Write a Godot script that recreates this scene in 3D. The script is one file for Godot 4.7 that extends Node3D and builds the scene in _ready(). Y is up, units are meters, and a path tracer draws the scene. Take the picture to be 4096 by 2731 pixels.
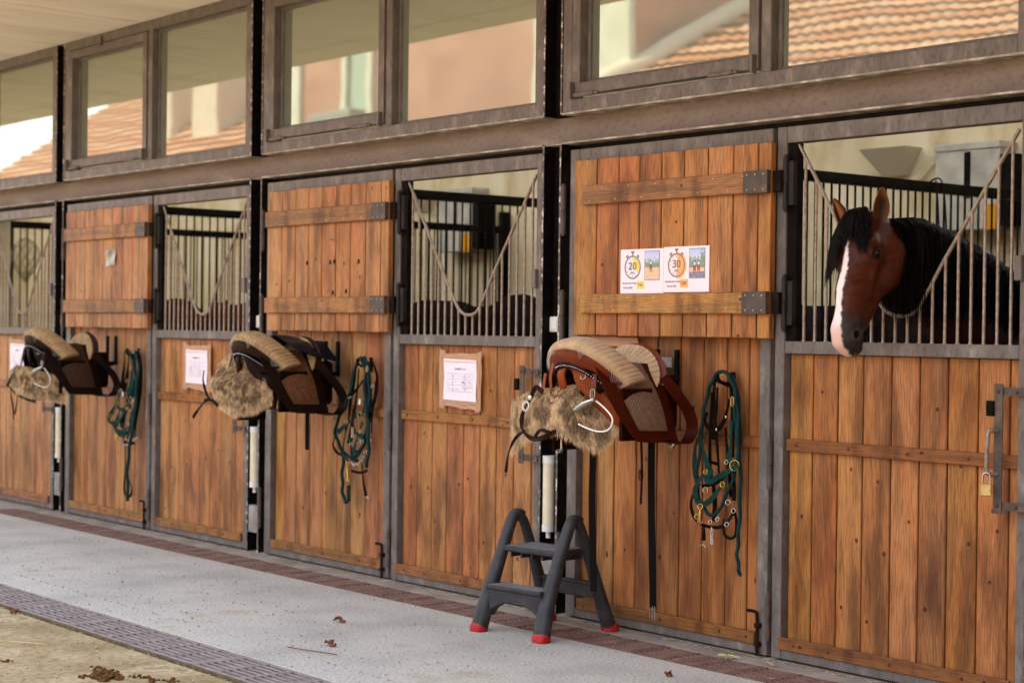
extends Node3D
# A row of timber stable doors under a concrete canopy: bays of 3 m along x, the facade in the plane z = 0.

const BAY := 3.0
var rng := RandomNumberGenerator.new()
var M := {}
var taken := {}


# ---------------------------------------------------------------- mesh builder
class Geo:
	var st := SurfaceTool.new()
	var tint := Color.WHITE
	var xf := Transform3D()
	var us := Vector2.ONE      # uv scale and offset
	var uo := Vector2.ZERO

	func _init():
		st.begin(Mesh.PRIMITIVE_TRIANGLES)

	func v(p: Vector3, uv := Vector2.ZERO, c = null):
		st.set_color(tint if c == null else c)
		st.set_uv(uv * us + uo)
		st.add_vertex(xf * p)

	func tri(a, b, c, ua := Vector2.ZERO, ub := Vector2.ZERO, uc := Vector2.ZERO):
		v(a, ua)
		v(b, ub)
		v(c, uc)

	func quad(a, b, c, d, ua := Vector2.ZERO, ub := Vector2(1, 0), uc := Vector2(1, 1), ud := Vector2(0, 1)):
		tri(a, b, c, ua, ub, uc)
		tri(a, c, d, ua, uc, ud)

	func smooth(on := true):
		st.set_smooth_group(0 if on else -1)

	# chamfered box; uv in metres on each face (x,y on front, z,y on sides, x,z on top)
	func box(c: Vector3, s: Vector3, b := 0.003):
		smooth(false)
		var h := s * 0.5
		b = minf(b, minf(h.x, minf(h.y, h.z)) * 0.8)
		var P := func(sx, sy, sz, k):
			var p := Vector3(sx * h.x, sy * h.y, sz * h.z)
			if k != 0: p.x -= sx * b
			if k != 1: p.y -= sy * b
			if k != 2: p.z -= sz * b
			return p + c
		var U := func(p: Vector3, k):
			p -= c
			return Vector2(p.z + h.x, p.y) if k == 0 else (Vector2(p.x, p.z + h.y) if k == 1 else Vector2(p.x, p.y))
		for k in 3:
			var i := (k + 1) % 3
			var j := (k + 2) % 3
			for sgn in [-1.0, 1.0]:
				var q := []
				for t in [[-1, -1], [1, -1], [1, 1], [-1, 1]]:
					var e := [0.0, 0.0, 0.0]
					e[k] = sgn
					e[i] = t[0]
					e[j] = t[1]
					q.append(P.call(e[0], e[1], e[2], k))
				if sgn > 0: q.reverse()
				quad(q[0], q[1], q[2], q[3], U.call(q[0], k), U.call(q[1], k), U.call(q[2], k), U.call(q[3], k))
		if b <= 0.0: return
		for k in 3:   # edges parallel to axis k
			var i := (k + 1) % 3
			var j := (k + 2) % 3
			for si in [-1.0, 1.0]:
				for sj in [-1.0, 1.0]:
					var q := []
					for t in [[-1.0, i], [-1.0, j], [1.0, j], [1.0, i]]:
						var e := [0.0, 0.0, 0.0]
						e[k] = t[0]
						e[i] = si
						e[j] = sj
						q.append(P.call(e[0], e[1], e[2], t[1]))
					if si * sj < 0: q.reverse()
					quad(q[0], q[1], q[2], q[3], U.call(q[0], i), U.call(q[1], i), U.call(q[2], i), U.call(q[3], i))
		for sx in [-1.0, 1.0]:
			for sy in [-1.0, 1.0]:
				for sz in [-1.0, 1.0]:
					var a = P.call(sx, sy, sz, 0)
					var d = P.call(sx, sy, sz, 1)
					var e = P.call(sx, sy, sz, 2)
					if sx * sy * sz > 0: tri(a, e, d)
					else: tri(a, d, e)

	# plank along y with grain from column k of the wood atlas (16 columns)
	func plank(c: Vector3, s: Vector3, k: int, along_x := false, v0 := 0.0, b := 0.004):
		var o := us
		var oo := uo
		var keep := xf
		if along_x:
			xf = xf * Transform3D(Basis(Vector3(0, 0, 1), PI / 2), c)
			s = Vector3(s.y, s.x, s.z)
			c = Vector3.ZERO
		var w := 1.0 / 16.0
		us = Vector2(w * 0.92 / maxf(s.x, 0.09), -1.0 / maxf(1.5, s.y * 1.02))
		uo = Vector2(w * (k + 0.5), 0.5 + (v0 - 0.5) * maxf(0.0, 0.98 + s.y * us.y))
		box(c, s, b)
		us = o
		uo = oo
		xf = keep

	# sweep a closed profile (Array of Vector2: along side vector, along binormal) down a path
	func sweep(path: Array, side, prof: Array, scales = null, closed := false, caps := true, sm := true):
		var n := path.size()
		var m := prof.size()
		var rings := []
		var up = null
		var len := 0.0
		for i in n:
			var a: Vector3 = path[(i - 1 + n) % n] if closed else path[maxi(i - 1, 0)]
			var z: Vector3 = path[(i + 1) % n] if closed else path[mini(i + 1, n - 1)]
			var t := (z - a).normalized()
			var w: Vector3
			if side is Array: w = side[i]
			elif side != null: w = side
			else:
				if up == null:
					up = Vector3.UP if absf(t.y) < 0.9 else Vector3.RIGHT
				w = up
			w = (w - t * w.dot(t))
			w = w.normalized() if w.length() > 1e-4 else t.cross(Vector3(0.3, 0.5, 0.8)).normalized()
			if side == null: up = w
			var bn := t.cross(w)
			var k: float = 1.0 if scales == null else scales[i]
			if i > 0: len += (path[i] - path[i - 1]).length()
			var r := []
			for q in prof: r.append([path[i] + (w * q.x + bn * q.y) * k, len])
			rings.append(r)
		smooth(sm)
		for i in (n if closed else n - 1):
			var r0 = rings[i]
			var r1 = rings[(i + 1) % n]
			for j in m:
				var j2 := (j + 1) % m
				var f0 := float(j) / m
				var f1 := float(j + 1) / m
				quad(r0[j][0], r1[j][0], r1[j2][0], r0[j2][0], Vector2(f0, r0[0][1]), Vector2(f0, r1[0][1]), Vector2(f1, r1[0][1]), Vector2(f1, r0[0][1]))
		if caps and not closed:
			smooth(false)
			for e in [0, n - 1]:
				var mid := Vector3.ZERO
				for j in m: mid += rings[e][j][0] / m
				for j in m:
					var p = rings[e][j][0]
					var q = rings[e][(j + 1) % m][0]
					if e == 0: tri(mid, p, q)
					else: tri(mid, q, p)

	func tube(path: Array, r: float, sides := 8, closed := false, scales = null):
		sweep(path, null, circle(r, sides), scales, closed)

	func strap(path: Array, side, w: float, t := 0.004, closed := false):
		var h := w * 0.5
		var k := t * 0.5
		sweep(path, side, [Vector2(-h, -k * 0.4), Vector2(-h + k, -k), Vector2(h - k, -k), Vector2(h, -k * 0.4), Vector2(h, k * 0.4), Vector2(h - k, k), Vector2(-h + k, k), Vector2(-h, k * 0.4)], null, closed, true, false)

	static func circle(r: float, n := 8) -> Array:
		var o := []
		for i in n: o.append(Vector2(cos(TAU * i / n), -sin(TAU * i / n)) * r)
		return o

	# surface from a grid of points
	func grid(g: Array, wrap_u := false, sm := true, cols = null):
		smooth(sm)
		var n := g.size()
		for i in n - 1:
			var m: int = g[i].size()
			for j in (m if wrap_u else m - 1):
				var k := (j + 1) % m
				var ps := [g[i][j], g[i][k], g[i + 1][k], g[i + 1][j]]
				var uv := [Vector2(float(j) / (m - 1), float(i) / (n - 1)), Vector2(float(j + 1) / (m - 1), float(i) / (n - 1)), Vector2(float(j + 1) / (m - 1), float(i + 1) / (n - 1)), Vector2(float(j) / (m - 1), float(i + 1) / (n - 1))]
				var cc = [null, null, null, null] if cols == null else [cols[i][j], cols[i][k], cols[i + 1][k], cols[i + 1][j]]
				for q in [0, 1, 2, 0, 2, 3]: v(ps[q], uv[q], cc[q])

	# a sheet with thickness: grid offset both ways along given normals function result
	func slab(g: Array, t: float, sm := true):
		var n := g.size()
		var m: int = g[0].size()
		var lo := []
		for i in n:
			var r := []
			for j in m:
				var du: Vector3 = g[i][mini(j + 1, m - 1)] - g[i][maxi(j - 1, 0)]
				var dv: Vector3 = g[mini(i + 1, n - 1)][j] - g[maxi(i - 1, 0)][j]
				r.append(g[i][j] - du.cross(dv).normalized() * t)
			lo.append(r)
		grid(g, false, sm)
		var flip := []
		for r in lo:
			var q: Array = r.duplicate()
			q.reverse()
			flip.append(q)
		grid(flip, false, sm)
		smooth(false)
		for i in n - 1:
			quad(g[i][0], lo[i][0], lo[i + 1][0], g[i + 1][0])
			quad(g[i + 1][m - 1], lo[i + 1][m - 1], lo[i][m - 1], g[i][m - 1])
		for j in m - 1:
			quad(g[0][j + 1], lo[0][j + 1], lo[0][j], g[0][j])
			quad(g[n - 1][j], lo[n - 1][j], lo[n - 1][j + 1], g[n - 1][j + 1])

	func ball(c: Vector3, r: Vector3, nu := 10, nv := 6):
		var g := []
		for i in nv + 1:
			var row := []
			var th := PI * i / nv
			for j in nu: row.append(c + Vector3(sin(th) * cos(TAU * j / nu), cos(th), sin(th) * sin(TAU * j / nu)) * r)
			g.append(row)
		grid(g, true)

	func ring(c: Vector3, normal: Vector3, r: float, th: float, n := 14, stretch := 1.0, sides := 6):
		var a := normal.cross(Vector3(0, 1, 0.01)).normalized()
		var b := normal.cross(a).normalized()
		var p := []
		for i in n: p.append(c + a * cos(TAU * i / n) * r + b * sin(TAU * i / n) * r * stretch)
		tube(p, th, sides, true)

	# prism of a polygon (x,y) from z0 to z1
	func prism(poly: PackedVector2Array, z0: float, z1: float):
		smooth(false)
		var ix := Geometry2D.triangulate_polygon(poly)
		for i in range(0, ix.size(), 3):
			var a := poly[ix[i]]
			var b := poly[ix[i + 1]]
			var c := poly[ix[i + 2]]
			tri(Vector3(a.x, a.y, z1), Vector3(b.x, b.y, z1), Vector3(c.x, c.y, z1), a, b, c)
			tri(Vector3(a.x, a.y, z0), Vector3(c.x, c.y, z0), Vector3(b.x, b.y, z0), a, c, b)
		for i in poly.size():
			var a := poly[i]
			var b := poly[(i + 1) % poly.size()]
			quad(Vector3(a.x, a.y, z0), Vector3(b.x, b.y, z0), Vector3(b.x, b.y, z1), Vector3(a.x, a.y, z1), Vector2(a.x, z0), Vector2(b.x, z0), Vector2(b.x, z1), Vector2(a.x, z1))

	func mesh(m: Material) -> ArrayMesh:
		st.generate_normals()
		st.set_material(m)
		return st.commit()


# smooth curve through points
func curve(pts: Array, per := 6, closed := false) -> Array:
	var o := []
	var n := pts.size()
	for i in (n if closed else n - 1):
		var p0: Vector3 = pts[(i - 1 + n) % n] if closed else pts[maxi(i - 1, 0)]
		var p1: Vector3 = pts[i]
		var p2: Vector3 = pts[(i + 1) % n]
		var p3: Vector3 = pts[(i + 2) % n] if closed else pts[mini(i + 2, n - 1)]
		for k in per: o.append(p1.cubic_interpolate(p2, p0, p3, float(k) / per))
	if not closed: o.append(pts[n - 1])
	return o


func numbered(called: String) -> String:
	var k: int = taken.get(called, -1) + 1
	taken[called] = k
	return called if k == 0 else "%s_%03d" % [called, k]

func tag(o, label := "", category := "", group := "", kind := ""):
	if label: o.set_meta("label", label)
	if category: o.set_meta("category", category)
	if group: o.set_meta("group", group)
	if kind: o.set_meta("kind", kind)
	return o

func thing(called: String, label: String, category: String, at := Vector3.ZERO, turn := 0.0, group := ""):
	var o := Node3D.new()
	o.name = numbered(called)
	o.position = at
	o.rotation.y = turn
	add_child(o)
	return tag(o, label, category, group)

# a mesh node; parts of one parent number themselves
func put(called: String, mesh: Mesh, parent: Node = null, at := Vector3.ZERO):
	var o := MeshInstance3D.new()
	o.mesh = mesh
	o.position = at
	if parent == null:
		o.name = numbered(called)
		add_child(o)
	else:
		var k: int = parent.get_meta("n_" + called, -1) + 1
		parent.set_meta("n_" + called, k)
		o.name = called if k == 0 else "%s_%03d" % [called, k]
		parent.add_child(o, true)
	return o

func done(parent: Node):
	for c in parent.get_children(): done(c)
	for k in parent.get_meta_list():
		if String(k).begins_with("n_"): parent.remove_meta(k)

func part(called: String, g: Geo, m: Material, parent: Node = null, at := Vector3.ZERO):
	return put(called, g.mesh(m), parent, at)

func box_part(called: String, c: Vector3, s: Vector3, m: Material, parent: Node = null, b := 0.003):
	var g := Geo.new()
	g.box(c, s, b)
	return part(called, g, m, parent)


# ---------------------------------------------------------------- materials
func noise(freq: float, kind := FastNoiseLite.TYPE_SIMPLEX_SMOOTH, oct := 4, sd := 1) -> FastNoiseLite:
	var n := FastNoiseLite.new()
	n.noise_type = kind
	n.frequency = freq
	n.fractal_octaves = oct
	n.seed = sd
	return n

func ntex(n: FastNoiseLite, ramp: Array, size := 512, normal := 0.0) -> NoiseTexture2D:
	var t := NoiseTexture2D.new()
	t.noise = n
	t.width = size
	t.height = size
	t.seamless = true
	if normal > 0.0:
		t.as_normal_map = true
		t.bump_strength = normal
	elif ramp.size():
		var g := Gradient.new()
		g.offsets = PackedFloat32Array()
		var off := PackedFloat32Array()
		var col := PackedColorArray()
		for r in ramp:
			off.append(r[0])
			col.append(Color(r[1]) if r[1] is String else r[1])
		g.offsets = off
		g.colors = col
		t.color_ramp = g
	return t

func flat(c, rough := 0.6, metal := 0.0, spec := 0.3) -> StandardMaterial3D:
	var m := StandardMaterial3D.new()
	m.albedo_color = Color(c) if c is String else c
	m.roughness = rough
	m.metallic = metal
	m.metallic_specular = spec
	m.cull_mode = BaseMaterial3D.CULL_DISABLED
	return m

# triplanar noise-coloured material in world metres
func rough_mat(ramp: Array, freq: float, scale: float, rough := 0.6, bump := 0.0, sd := 1, stretch := Vector3.ONE, oct := 5) -> StandardMaterial3D:
	var m := flat("ffffff", rough)
	m.albedo_texture = ntex(noise(freq, FastNoiseLite.TYPE_SIMPLEX_SMOOTH, oct, sd), ramp)
	m.uv1_triplanar = true
	m.uv1_world_triplanar = true
	m.uv1_scale = Vector3.ONE * scale * stretch
	if bump > 0.0:
		m.heightmap_enabled = true
		m.heightmap_texture = ntex(noise(freq * 2.0, FastNoiseLite.TYPE_SIMPLEX_SMOOTH, 5, sd + 7), [])
		m.heightmap_scale = bump
	return m

# a second, larger pattern multiplied over a material, in world metres
func detail(m: StandardMaterial3D, ramp: Array, freq: float, sd: int, scale: Vector3, oct := 5):
	m.detail_enabled = true
	m.detail_blend_mode = BaseMaterial3D.BLEND_MODE_MUL
	m.detail_uv_layer = BaseMaterial3D.DETAIL_UV_2
	m.detail_albedo = ntex(noise(freq, FastNoiseLite.TYPE_SIMPLEX_SMOOTH, oct, sd), ramp)
	m.uv2_triplanar = true
	m.uv2_world_triplanar = true
	m.uv2_scale = scale

# atlas of sixteen board faces: grain, knots, weathering
func wood_image() -> Image:
	var W := 1024
	var H := 1024
	var cols := 16
	var cw := W / cols
	var big := noise(0.010, FastNoiseLite.TYPE_SIMPLEX_SMOOTH, 3, 3)
	var warp := noise(0.006, FastNoiseLite.TYPE_SIMPLEX_SMOOTH, 2, 5)
	var fine := noise(0.35, FastNoiseLite.TYPE_SIMPLEX_SMOOTH, 2, 9)
	var r := RandomNumberGenerator.new()
	r.seed = 41
	var data := PackedByteArray()
	data.resize(W * H * 3)
	for k in cols:
		var cx := r.randf_range(-0.3, 1.3)
		var rings := r.randf_range(9.0, 16.0)
		var arch := r.randf_range(0.15, 0.75)
		var hx := r.randf_range(0.0, 1.0)
		var base := Color(0.73, 0.545, 0.355).lerp(Color(0.665, 0.465, 0.28), r.randf())
		if k % 4 == 1: base = base.lerp(Color(0.715, 0.475, 0.305), 0.6)
		var knots := []
		for i in r.randi_range(1, 3): knots.append(Vector3(r.randf_range(0.15, 0.85), r.randf(), r.randf_range(2.0, 4.2)))
		for y in H:
			var fy := float(y) / H
			var wv := warp.get_noise_2d(k * 300.0, y * 1.0) * 0.07
			for x in cw:
				var fx := float(x) / cw
				var kx := 0.0
				var kd := 0.0
				for q in knots:
					var dx: float = (fx - q.x) * cw
					var dy: float = (fy - q.y) * H
					var dd: float = (dx * dx + dy * dy * 0.30) / (q.z * q.z)
					if dd < 40.0:
						kx += 0.9 * exp(-dd * 0.16) * signf(dx + 0.01) * minf(1.0, absf(dx) * 0.3)
						kd = maxf(kd, smoothstep(1.6, 0.5, dd))
				var u := fx - cx + wv - kx * 0.18
				var d := sqrt(u * u + pow((fy - hx) * arch, 2.0) * 0.7 + 0.02)
				var s := d * rings
				s -= floorf(s)
				var late := smoothstep(0.45, 0.92, s) * (1.0 - smoothstep(0.92, 1.0, s))
				var f := fine.get_noise_2d(k * 90.0 + x, y * 0.035)
				var b := big.get_noise_2d(k * 170.0 + x * 2.6, y * 0.16)
				var c := base.darkened(0.15 * late)
				c = c.lerp(Color(0.78, 0.60, 0.40), clampf(f * 1.1 - 0.18, 0.0, 0.45))
				c = c.darkened(clampf(-f * 0.35, 0.0, 0.22))
				c = c.lerp(Color(0.40, 0.29, 0.19), clampf(-b * 1.1 - 0.12, 0.0, 0.32))
				c = c.lerp(Color(0.80, 0.50, 0.26), clampf(b * 0.9 - 0.1, 0.0, 0.3))
				c = c.lerp(Color(0.27, 0.13, 0.06), kd * 0.85)
				var o := (y * W + k * cw + x) * 3
				data[o] = int(clampf(c.r, 0, 1) * 255)
				data[o + 1] = int(clampf(c.g, 0, 1) * 255)
				data[o + 2] = int(clampf(c.b, 0, 1) * 255)
	return Image.create_from_data(W, H, false, Image.FORMAT_RGB8, data)

func make_materials():
	var img := wood_image()
	var wood := flat("ffffff", 0.5, 0.0, 0.4)
	wood.albedo_texture = ImageTexture.create_from_image(img)
	wood.vertex_color_use_as_albedo = true
	wood.heightmap_enabled = true
	wood.heightmap_texture = wood.albedo_texture
	wood.heightmap_scale = 0.06
	# grime and bleaching that run across neighbouring boards
	detail(wood, [[0.0, "a5978a"], [0.28, "cdc1b5"], [0.44, "efe8e0"], [0.62, "fbf8f4"], [1.0, "ffffff"]], 0.01, 71, Vector3(1.1, 0.24, 1.1))
	M.wood = wood
	M.wood_dark = flat("3a2413", 0.8)
	M.steel = rough_mat([[0.0, "5d5854"], [0.42, "67625e"], [0.62, "6c6763"], [0.85, "7c7772"], [1.0, "99938c"]], 0.02, 0.8, 0.42, 0.02, 4, Vector3(1, 0.5, 1))
	M.lintel = rough_mat([[0.0, "756a61"], [0.45, "7a6f66"], [0.66, "80756b"], [0.85, "8f857a"], [1.0, "b4aa9d"]], 0.008, 0.5, 0.6, 0.02, 8, Vector3(0.6, 1.6, 1))
	M.lip = rough_mat([[0.0, "6f675e"], [0.5, "948b80"], [0.72, "b5ada1"], [1.0, "dcd6c9"]], 0.03, 0.6, 0.6, 0.05, 12)
	M.black = rough_mat([[0.0, "0e0c0b"], [0.55, "161312"], [0.86, "201c1a"], [0.93, "5b554e"], [1.0, "a8a29a"]], 0.03, 1.0, 0.4, 0.0, 3)
	M.tip = rough_mat([[0.0, "4a4541"], [0.6, "6a645e"], [0.72, "c9c5be"], [1.0, "efece6"]], 0.035, 1.1, 0.5, 0.0, 21)
	M.rust = rough_mat([[0.0, "110d0b"], [0.5, "1c1512"], [0.8, "2e1f18"], [1.0, "4d2d1c"]], 0.02, 1.0, 0.6, 0.0, 5)
	M.plate = rough_mat([[0.0, "433c38"], [0.6, "534b46"], [1.0, "6d5a4e"]], 0.02, 1.0, 0.45, 0.0, 6)
	M.galv = rough_mat([[0.0, "7b7b78"], [0.5, "94938f"], [1.0, "b4b2ac"]], 0.02, 0.9, 0.42, 0.0, 9)
	M.galv.metallic = 0.5
	M.rod = rough_mat([[0.0, "6a5d50"], [0.5, "8d7f70"], [0.8, "a3978a"], [1.0, "7d5539"]], 0.06, 1.0, 0.4, 0.0, 14)
	M.rod.metallic = 0.3
	M.soffit = rough_mat([[0.0, "dcd5c8"], [0.4, "e8e2d6"], [0.6, "ece6db"], [0.8, "f0ebe2"], [1.0, "dccfb8"]], 0.004, 0.45, 0.85, 0.1, 31, Vector3(1.6, 1, 0.35))
	M.concrete = rough_mat([[0.0, "a5a29e"], [0.4, "b3b0ac"], [0.6, "b9b6b1"], [0.8, "bebab4"], [1.0, "aca394"]], 0.005, 0.5, 0.8, 0.12, 17, Vector3.ONE, 7)
	M.sill = rough_mat([[0.0, "7d736c"], [0.5, "92887f"], [1.0, "a59c92"]], 0.01, 0.8, 0.85, 0.1, 18, Vector3.ONE, 6)
	M.sand = rough_mat([[0.0, "8a785a"], [0.4, "998768"], [0.6, "a39173"], [0.85, "b3a286"], [1.0, "76664c"]], 0.006, 0.6, 0.95, 0.15, 19, Vector3.ONE, 8)
	M.grate_red = rough_mat([[0.0, "5d4740"], [0.5, "74594f"], [0.8, "84695d"], [1.0, "97817a"]], 0.02, 0.8, 0.75, 0.03, 22)
	M.grate_grey = rough_mat([[0.0, "6d625f"], [0.5, "857a77"], [0.8, "918683"], [1.0, "a3938c"]], 0.02, 0.8, 0.75, 0.03, 23)
	M.channel_dark = flat("1d1712", 0.95)
	M.channel = rough_mat([[0.0, "40372a"], [0.5, "5d503c"], [1.0, "79694c"]], 0.03, 1.2, 0.95, 0.2, 24)
	M.cream = rough_mat([[0.0, "bdb092"], [0.4, "cabe9f"], [0.7, "d0c5a8"], [1.0, "d8cfb7"]], 0.004, 0.4, 0.8, 0.03, 26)
	M.iron = rough_mat([[0.0, "0b0908"], [0.6, "120f0d"], [1.0, "241b16"]], 0.02, 0.8, 0.5, 0.0, 27)
	M.glass = flat(Color(0.67, 0.70, 0.635), 0.02, 0.72)
	M.glass.normal_enabled = true
	M.glass.normal_texture = ntex(noise(0.004, FastNoiseLite.TYPE_SIMPLEX_SMOOTH, 2, 33), [], 512, 6.0)
	M.glass.normal_scale = 0.009
	M.glass.uv1_triplanar = true
	M.glass.uv1_world_triplanar = true
	M.glass.uv1_scale = Vector3(0.5, 0.5, 0.5)
	M.white = flat("dcdad4", 0.35)
	M.ivory = rough_mat([[0.0, "cfc3a2"], [0.6, "ddd3b6"], [1.0, "e5ddc6"]], 0.02, 1.0, 0.4, 0.0, 36)
	M.paper = flat("e6e1ea", 0.4)
	M.screw = flat("b8a890", 0.35, 0.8)
	M.bolt = flat("55382a", 0.6, 0.3)
	M.brass = flat("c3a55a", 0.28, 1.0)
	M.chrome = flat("a9a7a2", 0.22, 1.0)
	M.soffit_mark = flat("c9bea9", 0.9)
	M.tile = flat("ffffff", 0.85)
	M.tile.vertex_color_use_as_albedo = true
	M.tile_flat = flat("b5714f", 0.85)
	M.pink = rough_mat([[0.0, "9d756c"], [0.5, "aa8177"], [1.0, "b68f83"]], 0.003, 0.2, 0.9, 0.0, 51)
	M.render_pale = rough_mat([[0.0, "b9aaa0"], [0.5, "c4b8ad"], [1.0, "c4a598"]], 0.01, 0.3, 0.9, 0.0, 52)
	M.pilaster = rough_mat([[0.0, "b9b6ab"], [0.5, "c4c1b7"], [1.0, "cecbc2"]], 0.006, 0.3, 0.9, 0.0, 53)
	M.skylight = flat("f4f2ea", 0.9)
	M.skylight.backlight_enabled = true
	M.skylight.backlight = Color.WHITE
	M.plastic = rough_mat([[0.0, "2a2b2d"], [0.5, "353638"], [0.8, "404144"], [1.0, "555557"]], 0.02, 0.9, 0.5, 0.015, 61)
	M.tread = rough_mat([[0.0, "6b6d70"], [0.6, "7f8184"], [1.0, "a09f9c"]], 0.02, 0.9, 0.7, 0.0, 62)
	M.red_rubber = rough_mat([[0.0, "8e1f20"], [0.6, "a42828"], [1.0, "b04646"]], 0.03, 1.2, 0.55, 0.0, 63)
	M.leaf = flat("6d4530", 0.85)
	M.dung = rough_mat([[0.0, "3a2513"], [0.5, "5a3d20"], [1.0, "7d5c33"]], 0.08, 2.0, 0.95, 0.3, 64)
	M.straw = flat("ffffff", 0.8)
	M.straw.vertex_color_use_as_albedo = true
	M.straw_pale = flat("c9b27c", 0.75)
	M.zinc = rough_mat([[0.0, "8f8d86"], [0.5, "a9a69d"], [1.0, "bdb9ae"]], 0.01, 0.8, 0.5, 0.0, 65)
	M.yellow = flat("c98a18", 0.5)
	M.lamp_shade = flat("c2b7a2", 0.7)
	M.twine = flat("1c1510", 0.9)
	M.net = flat("8b8373", 0.9)
	M.rope = rope_mat("0b3f3d", "03191a")
	M.web = flat("083430", 0.75, 0.0, 0.3)
	M.bridle = flat("120a08", 0.5, 0.0, 0.15)
	M.brass_dull = rough_mat([[0.0, "a38a55"], [0.6, "b89f68"], [1.0, "c9b585"]], 0.03, 2.0, 0.4, 0.0, 66)
	M.brass_dull.metallic = 0.6
	M.silver_white = flat("e9e4dc", 0.3, 0.25)
	M.black_plain = rough_mat([[0.0, "1a1817"], [0.6, "242120"], [1.0, "332e2b"]], 0.02, 0.8, 0.5, 0.0, 67)
	M.floor_in = flat("a8946a", 0.95)
	M.dark_board = rough_mat([[0.0, "0e0a08"], [0.6, "15100c"], [1.0, "211912"]], 0.01, 0.6, 0.7, 0.0, 44)
	for k in ["black", "iron", "rust", "dark_board"]: M[k].metallic_specular = 0.15

	detail(M.concrete, [[0.0, "c9c4bc"], [0.35, "e6e2dc"], [0.5, "f4f2ee"], [0.7, "ffffff"], [1.0, "e6ddcf"]], 0.07, 72, Vector3.ONE * 1.3, 4)
	detail(M.sand, [[0.0, "cfc6b6"], [0.4, "ece7de"], [0.6, "ffffff"], [1.0, "f2ece0"]], 0.03, 73, Vector3.ONE * 1.2, 8)
	detail(M.cream, [[0.0, "d9cfba"], [0.25, "efe9dc"], [0.5, "ffffff"], [1.0, "ffffff"]], 0.008, 74, Vector3(0.6, 0.3, 0.6), 7)
	detail(M.steel, [[0.0, "cfc8c0"], [0.3, "efece8"], [0.55, "ffffff"], [1.0, "fffaf5"]], 0.06, 75, Vector3(1.2, 0.5, 1.2), 6)
	detail(M.lintel, [[0.0, "d6cec3"], [0.3, "f2efea"], [0.6, "ffffff"], [1.0, "f6f0e6"]], 0.05, 76, Vector3(0.8, 1.2, 1.0), 6)


# braid: small diagonal cells along the rope
func rope_mat(a: String, b: String) -> StandardMaterial3D:
	var im := Image.create(32, 32, false, Image.FORMAT_RGB8)
	for y in 32:
		for x in 32:
			var u := absf(fposmod((x + y) / 8.0, 1.0) - 0.5) * 2.0
			var v := absf(fposmod((x - y) / 8.0, 1.0) - 0.5) * 2.0
			im.set_pixel(x, y, Color(b).lerp(Color(a), clampf(u * v * 2.2, 0, 1)))
	var m := flat("ffffff", 0.7)
	m.albedo_texture = ImageTexture.create_from_image(im)
	m.uv1_scale = Vector3(2, 30, 1)
	return m


func _ready():
	rng.seed = 7
	var cam := Camera3D.new()
	cam.name = "camera"
	cam.position = Vector3(12.9216, 1.4892, 5.9664)
	cam.rotation_order = EULER_ORDER_YXZ
	cam.rotation_degrees = Vector3(-0.4195, 50.774, 0.707)
	cam.fov = 22.0763
	cam.near = 0.05
	cam.far = 400.0
	add_child(cam)
	cam.current = true
	var att := CameraAttributesPhysical.new()
	att.frustum_focal_length = 61.5
	att.frustum_focus_distance = 7.8
	att.exposure_aperture = 2.8
	cam.attributes = att
	var env := Environment.new()
	var sky := Sky.new()
	var sm := ProceduralSkyMaterial.new()
	sm.sky_top_color = Color("b4c2d4")
	sm.sky_horizon_color = Color("eceae4")
	sm.ground_horizon_color = Color("b8ad98")
	sm.ground_bottom_color = Color("8d8066")
	sm.sky_curve = 0.2
	sm.sky_energy_multiplier = 1.12
	sky.sky_material = sm
	env.background_mode = Environment.BG_SKY
	env.sky = sky
	env.tonemap_mode = Environment.TONE_MAPPER_LINEAR
	env.tonemap_exposure = 3.7
	env.sdfgi_enabled = true
	env.ssao_enabled = true
	env.ssil_enabled = true
	var we := WorldEnvironment.new()
	we.name = "world"
	we.environment = env
	add_child(we)
	var sun := DirectionalLight3D.new()
	sun.name = "sun"
	sun.light_energy = 1.3
	sun.light_color = Color("fff0dc")
	sun.light_angular_distance = 0.5
	sun.shadow_enabled = true
	sun.rotation_degrees = Vector3(-58, 215, 0)
	add_child(sun)
	make_materials()
	build_setting()
	build_stable()
	build_doors()
	build_interior()
	build_yard()
	build_small()
	build_tack()
	build_saddles()
	build_horses()


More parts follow.
